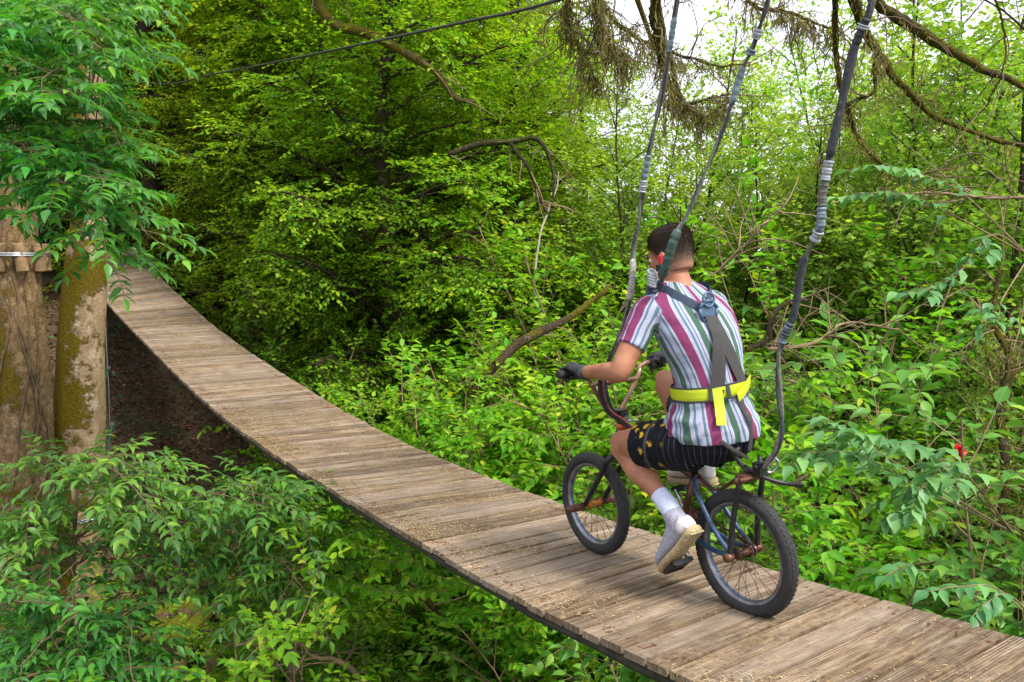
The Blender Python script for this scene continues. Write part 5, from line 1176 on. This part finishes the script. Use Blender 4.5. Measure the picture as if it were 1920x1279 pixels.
hand(WRR + V(0, .01, 0), GR - V(.045, .004, 0), V(1, .05, 0), 1)

# ------------------------------------------------------------------ harness
M['strap'] = simple('charcoal_webbing', (.035, .034, .032), .8, 0, .2, 90, .3); M['navy'] = simple('navy_webbing', (.022, .035, .07), .75, 0, .25, 90, .3)
M['hi_vis'] = simple('yellow_webbing', (.42, .51, .008), .55, 0, .08, 90, .2); M['buckle'] = simple('blue_grey_plastic', (.05, .10, .17), .35, 0, .4, 30)
har = MB()
def tpt(phi, u, off=.0):
    f, hw, hd = torso_at(u); k = 1.045; s_, c_ = math.sin(phi), -math.cos(phi)
    x = hw * k * (abs(s_) ** .88) * np.sign(s_); y = hd * k * (abs(c_) ** .88) * np.sign(c_)
    if u < .56: x *= 1.045; y *= 1.045
    nrm_ = unit(V(s_ / hw, c_ / hd, -.3 * (1 if u > .93 else 0) * -1)); return V(x, f + y, u) + nrm_ * off
def ribbon(mb, path, width, off=.006, th=.003, n=30):
    "path of (phi,u) on the torso; strap lies on the shirt"
    Q = bezier([(p, u, 0) for p, u in path], n); C = np.array([tpt(p, u, off) for p, u, _ in Q]); Nn = np.array([unit(tpt(p, u, off + .01) - tpt(p, u, off)) for p, u, _ in Q])
    T = np.gradient(C, axis=0); T = nrm(T); Sd = nrm(np.cross(T, Nn)); h = width / 2; v = []
    for i in range(len(C)):
        for a, b_ in ((-1, 0), (-.5, 1), (.5, 1), (1, 0), (.5, -.2), (-.5, -.2)): v.append(C[i] + Sd[i] * h * a + Nn[i] * th * (b_ if abs(a) < 1 else .4))
    k = len(C); F = [[i * 6 + j, i * 6 + (j + 1) % 6, (i + 1) * 6 + (j + 1) % 6, (i + 1) * 6 + j] for i in range(k - 1) for j in range(6)] + [list(range(6))[::-1], [(k - 1) * 6 + j for j in range(6)]]
    mb.add(v, F, False)
hs_ = MB(); ribbon(hs_, [(-.20, .975), (-.5, 1.015), (-1.0, 1.05), (-1.7, 1.05), (-2.4, .99), (-2.8, .92)], .040, .010, n=40); h0 = hs_.build('harness', M['navy'], per)
mb = MB(); ribbon(mb, [(-.06, .975), (.3, 1.02), (.95, 1.05), (1.8, 1.05), (2.4, .99), (2.8, .92)], .040, .010, n=40); mb.build('shoulder_strap', M['navy'], h0)
mb = MB(); ribbon(mb, [(-.10, .945), (-.14, .86), (-.24, .80), (-.38, .72), (-.52, .655)], .060, .013, n=30); mb.build('back_strap', M['strap'], h0)
mb = MB(); ribbon(mb, [(-.08, .94), (-.05, .87), (.04, .79), (.18, .72), (.34, .665)], .056, .010, n=30); mb.build('back_strap', M['strap'], h0)
# plate
c = tpt(-.12, .962, .020); n_p = unit(tpt(-.12, .962, .03) - tpt(-.12, .962, .01)); xp = unit(np.cross(V(0, 0, 1), n_p)) * -1; zp = np.cross(n_p, xp); zp = zp if zp[2] > 0 else -zp
mb = MB(); hx = [(-.045, .012), (-.022, .040), (.022, .040), (.045, .012), (.034, -.036), (-.034, -.036)]
v = [c + xp * a + zp * b_ + n_p * d for d in (-.004, .006) for a, b_ in hx]; mb.add(v, [[0, 1, 2, 3, 4, 5][::-1], [6, 7, 8, 9, 10, 11]] + [[i, (i + 1) % 6, 6 + (i + 1) % 6, 6 + i] for i in range(6)], False)
for i in range(6): mb.tube([v[6 + i], v[6 + (i + 1) % 6]], .0065, 8)
mb.build('back_plate', M['buckle'], h0)
mb = MB(); mb.tube([c + xp * .028 * math.cos(a) + zp * (.028 * math.sin(a) + .045) + n_p * (.010) for a in np.linspace(0, 2 * math.pi, 28)], .0048, 8, cap=False); mb.build('ring', M['buckle'], h0)
bl2 = MB(); ribbon(bl2, [(a, .648 + .010 * math.sin(a * 1.0 + .5)) for a in np.linspace(-3.1, .98, 16)], .044, .010, n=64); ob = bl2.build('belt', M['hi_vis'], per)
mb = MB(); ribbon(mb, [(a, .654 + .012 * a) for a in np.linspace(.62, 3.1, 12)], .044, .0135, n=40); mb.build('belt', M['hi_vis'], per)
mb = MB(); ribbon(mb, [(-.02, .625), (.2, .645), (.5, .668), (.85, .680)], .040, .0185, n=16); mb.build('belt_tail', M['hi_vis'], ob)
mb = MB(); ribbon(mb, [(-.52, .668), (-.525, .62), (-.53, .575), (-.535, .532)], .040, .0185, n=16); mb.build('belt_tail', M['hi_vis'], ob)
for ph in (-.70, -.22):
    mb = MB(); ribbon(mb, [(ph, .675), (ph, .648), (ph, .622)], .018, .0175, n=8); mb.build('belt_loop', M['strap'], ob)
for ua in (.673, .622):
    mb = MB(); ribbon(mb, [(a, ua + .010 * math.sin(a * 1.0 + .5)) for a in np.linspace(-3.1, 3.1, 22)], .008, .0125, n=64); mb.build('belt_edge', M['strap'], ob)
mb = MB(); ribbon(mb, [(.06, .625), (.08, .57), (.10, .52), (.12, .45), (.12, .40)], .024, .012, n=24); mb.build('leg_strap', M['strap'], h0)
mb = MB(); ribbon(mb, [(-.55, .47), (-.2, .42), (.1, .385), (.3, .37)], .016, .014, n=20); mb.build('leg_strap', M['strap'], h0)
# thigh loops
for (h, k, s0) in ((HIL, KNL, .44), (HIR, KNR, .44)):
    ax = unit(k - h); c = lerp(h, k, s0); e1 = unit(np.cross(ax, V(1, 0, 0))); e2 = np.cross(ax, e1)
    P = [c + (e1 * math.cos(a) + e2 * math.sin(a)) * .105 + ax * .02 * math.cos(a + .5) for a in np.linspace(0, 2 * math.pi, 40)]
    mb = MB(); mb.tube(P, .009, 8, cap=False, flat=.35); lp = mb.build('thigh_strap', M['strap'], h0)
    P = [c + (e1 * math.cos(a) + e2 * math.sin(a)) * .108 + ax * (.02 * math.cos(a + .5)) for a in np.linspace(-2.6, .6, 30)]
    mb = MB(); mb.tube(P, .0055, 8, flat=.5); mb.build('edge_stripe', simple('olive_yellow', (.30, .36, .03), .7), h0)

# ------------------------------------------------------------------ ropes up to the trolley on the overhead cable
M['rope'] = simple('dark_rope', (.035, .038, .045), .75, .1, .5, 60, .5); M['rope_grey'] = simple('grey_sheath', (.26, .25, .22), .8, 0, .5, 50, .5)
M['tape'] = simple('grey_blue_tape', (.12, .17, .20), .5, 0, .6, 45, .4); M['tape_pale'] = simple('pale_tape', (.26, .28, .31), .5, 0, .3, 30, .3); M['green_tape'] = simple('dark_green_wrap', (.045, .085, .07), .6, 0, .7, 45, .5)
# overhead cable: in the vertical plane above the middle of the bridge
def on_plane(px, py, q0):
    C0 = V(0, 0, ZC); r = at(px, py, 1.) - C0; return C0 + r * (q0 / (r @ BN))
QC = 2.43
CP = [on_plane(px, py, QC) for px, py in ((290, 157), (400, 139), (520, 116), (640, 91), (850, 46), (1040, 2))]
e0 = CP[0] - CP[1]; far = CP[0] + unit(e0) * 8.5 + V(0, 0, .5)
near = [BD * s_ + BN * QC + V(0, 0, ZC + z_) for s_, z_ in ((1.9, 1.215), (0, 1.26), (-4, 1.7), (-9, 2.6))]
mb = MB(); CB = bezier([far] + CP + near, 120); mb.tube(CB - CP[0], .009, 8); o = mb.build('overhead_cable', M['dark_steel']); o.location = tuple(CP[0]); tag(o, 'dark steel cable running above the bridge from the far trees to the top edge', 'cable')
SPL, SPM, SPR = V(0, .195, 2.272), V(0, -.27, 2.262), V(0, -.69, 2.255)
tro = tag(empty('rope_trolley'), 'spreader bar riding on the overhead cable with the three hanging ropes', 'trolley'); tro.matrix_world = BM
mb = MB(); mb.tube([SPL + V(0, .04, 0), SPR - V(0, .04, 0)], .014, 12); mb.build('spreader_bar', M['dark_steel'], tro)
for q in (SPL * .85 + SPR * .15, SPL * .15 + SPR * .85):
    w_ = wrl(q); k = int(np.argmin(np.linalg.norm(CB[:, :2] - w_[:2], axis=1))); tp_ = loc(CB[k])
    mb = MB(); mb.tube([q, V(tp_[0], tp_[1], tp_[2] + .01)], .008, 8); mb.tube([V(tp_[0] - .012, tp_[1], tp_[2] + .03), V(tp_[0] + .012, tp_[1], tp_[2] + .03)], .026, 18); mb.build('pulley', M['steel'], tro)
def rope(name, label, pts, deco, rad=.010, twist=True, loops=()):
    """pts local points; deco: (t0, t1, radius, material, part name)"""
    P = bezier(pts, 90); base = P[0]; o = empty(name); o.matrix_world = BM @ Matrix.Translation(Vector(base)); tag(o, label, 'rope', 'ropes hanging from the trolley')
    P = P - base; n = len(P)
    for k in range(2 if twist else 1):
        a = np.linspace(0, 26, n) + k * math.pi; off = np.stack([np.cos(a), np.sin(a), 0 * a], 1) * rad * .62
        mb = MB(); mb.tube(P + (off if twist else 0), rad * (.85 if twist else 1), 8); mb.build('strand', M['rope'] if k == 0 else M['rope_dk' ], o)
    for t0, t1, r, mt, nm in deco:
        m = 24; ts = np.linspace(t0, t1, m); q, _ = sample(P, ts); rr = r * (1 + .10 * np.sin(ts * 900) + .10 * np.sin(ts * 410 + 1)); rr[0] *= .7; rr[-1] *= .7
        mb = MB(); mb.tube(q, rr, 12); mb.build(nm, M[mt], o)
    return o
M['rope_dk'] = simple('worn_grey_rope', (.11, .105, .09), .8, 0, .5, 60, .5)
RN = lambda px, py, n=0.: ray_n(px, py, n)
# distances along each rope follow the knots and tape seen on it
rope('front_rope', 'left hanging rope that runs down past the rider\'s left shoulder to the handlebar stem',
     [SPL, RN(1270, 0), RN(1256, 90), RN(1240, 180), RN(1226, 245), RN(1212, 310), RN(1205, 360), RN(1199, 410), RN(1188, 465), RN(1186, 520, -.04), RN(1178, 575, -.08), RN(1158, 640, -.10), RN(1138, 690, -.11), RN(1138, 745, -.09), V(-.02, .71, .44)],
     [(.10, .15, 0.0125, 'tape', 'sleeve'), (.335, .395, 0.0138, 'tape', 'sleeve'), (.395, .43, 0.0146, 'tape_pale', 'tape_knot'), (.60, .70, 0.0146, 'rope_grey', 'sleeve'), (.64, .665, 0.0146, 'tape_pale', 'tape_knot')], .0075)
rope('harness_rope', 'middle hanging rope crossing in front of the rider\'s head to his left shoulder',
     [SPM, RN(1440, 0), RN(1426, 45, .0), RN(1410, 92, .0), RN(1392, 130, -.0), RN(1370, 200, -.02), RN(1345, 270, -.04), RN(1315, 340, -.08), RN(1290, 400, -.12), RN(1272, 430, -.18), RN(1258, 465, -.20), RN(1248, 500, -.20), RN(1240, 525, -.18), RN(1236, 545, -.165)],
     [(.17, .20, 0.0163, 'tape_pale', 'buckle'), (.23, .25, 0.0189, 'tape', 'buckle'), (.30, .38, 0.0129, 'tape', 'sleeve'), (.695, .90, .0175, 'green_tape', 'wrapped_sleeve'), (.93, .99, .013, 'rope', 'end_loop')], .0065)
rope('rear_rope', 'thick right hanging rope with taped joints that ends at the rack over the rear wheel',
     [SPR, RN(1635, 0), RN(1617, 50), RN(1600, 95), RN(1585, 160), RN(1565, 250), RN(1550, 320), RN(1542, 370), RN(1536, 430), RN(1510, 480, .01), RN(1500, 520, .01), RN(1488, 590, .01), RN(1466, 640, .01), RN(1459, 690, .01), RN(1462, 750, .01), RN(1466, 800, .01), RN(1455, 845, .0), V(0.0, -.105, .352)],
     [(.085, .165, 0.0142, 'rope', 'sleeve'), (.11, .125, 0.0181, 'tape_pale', 'clamp'), (.16, .33, 0.0142, 'rope', 'sleeve'), (.335, .375, 0.0151, 'tape_pale', 'taped_joint'), (.375, .43, 0.0138, 'rope_dk', 'sleeve'), (.43, .475, 0.0155, 'tape', 'taped_joint'), (.475, .495, 0.0172, 'tape_pale', 'taped_joint'), (.53, .70, 0.0146, 'rope', 'sleeve'), (.66, .71, 0.0151, 'tape', 'sleeve')], .0085)
# swivel clamp at the foot of the rear rope
cl = V(0, -.10, .355); mb = MB(); mb.box(cl, (.022, 0, 0), (0, .018, 0), (0, 0, .026)); mb.tube([cl + V(-.03, 0, .01), cl + V(.03, 0, .01)], .010, 10); mb.tube([cl + V(0, 0, -.03), cl + V(0, 0, .05)], .009, 10); mb.build('rope_clamp', M['black_metal'], bike)
mb = MB(); q = RN(1440, 868, .02); mb.tube([q + V(0, -.03, .03), q + V(0, .01, -.01), q + V(.02, .05, -.03)], [.012, .016, .012], 10); mb.tube(bezier([q + V(.01, .0, .03), q + V(.035, -.02, .0), q + V(.02, 0, -.04), q + V(-.01, .02, -.03)], 14), .006, 8); mb.build('shackle', M['chrome'], bike)
mb = MB(); mb.tube(bezier([V(-.03, .0, .40), V(-.02, -.02, .37), V(-.02, -.05, .345), V(0, -.06, .33)], 14), .010, 8); mb.tube([V(-.035, .005, .395), V(-.01, -.01, .43)], [.016, .010], 10); mb.build('rack_latch', M['black_metal'], bike)
# grey rope coil and red ear clip at the left shoulder
q = RN(1222, 522, -.15)
mb = MB(); aa = unit(V(.35, .5, .2))
for k in range(5):
    c = q + V(.004, .0, -.012 * k + .024) + V(0, 0, 0); mb.tube([c + V(.036 * math.cos(a), .02 * math.cos(a) + .012 * math.sin(a), .011 * math.sin(a)) for a in np.linspace(0, 2 * math.pi, 20)], .0072, 7, cap=False)
cz = mb.build('rope_coil', M['tape_pale'], h0)
mb = MB(); mb.tube(bezier([q + V(-.03, -.01, -.03), q + V(-.0, -.01, -.055), q + V(.06, -.03, -.04)], 12), .009, 8); mb.build('shoulder_ring', M['navy'], h0)
q = RN(1239, 486, -.135); mb = MB(); mb.box(q, (.007, 0, .002), (0, .009, .002), (0, -.003, .014)); mb.build('red_clip', simple('red_clip', (.5, .02, .03), .4), h0)
mb = MB(); mb.box(q + V(0, 0, -.035), (.016, 0, 0), (0, .014, 0), (0, 0, .013)); mb.build('black_clip', M['black_metal'], h0)
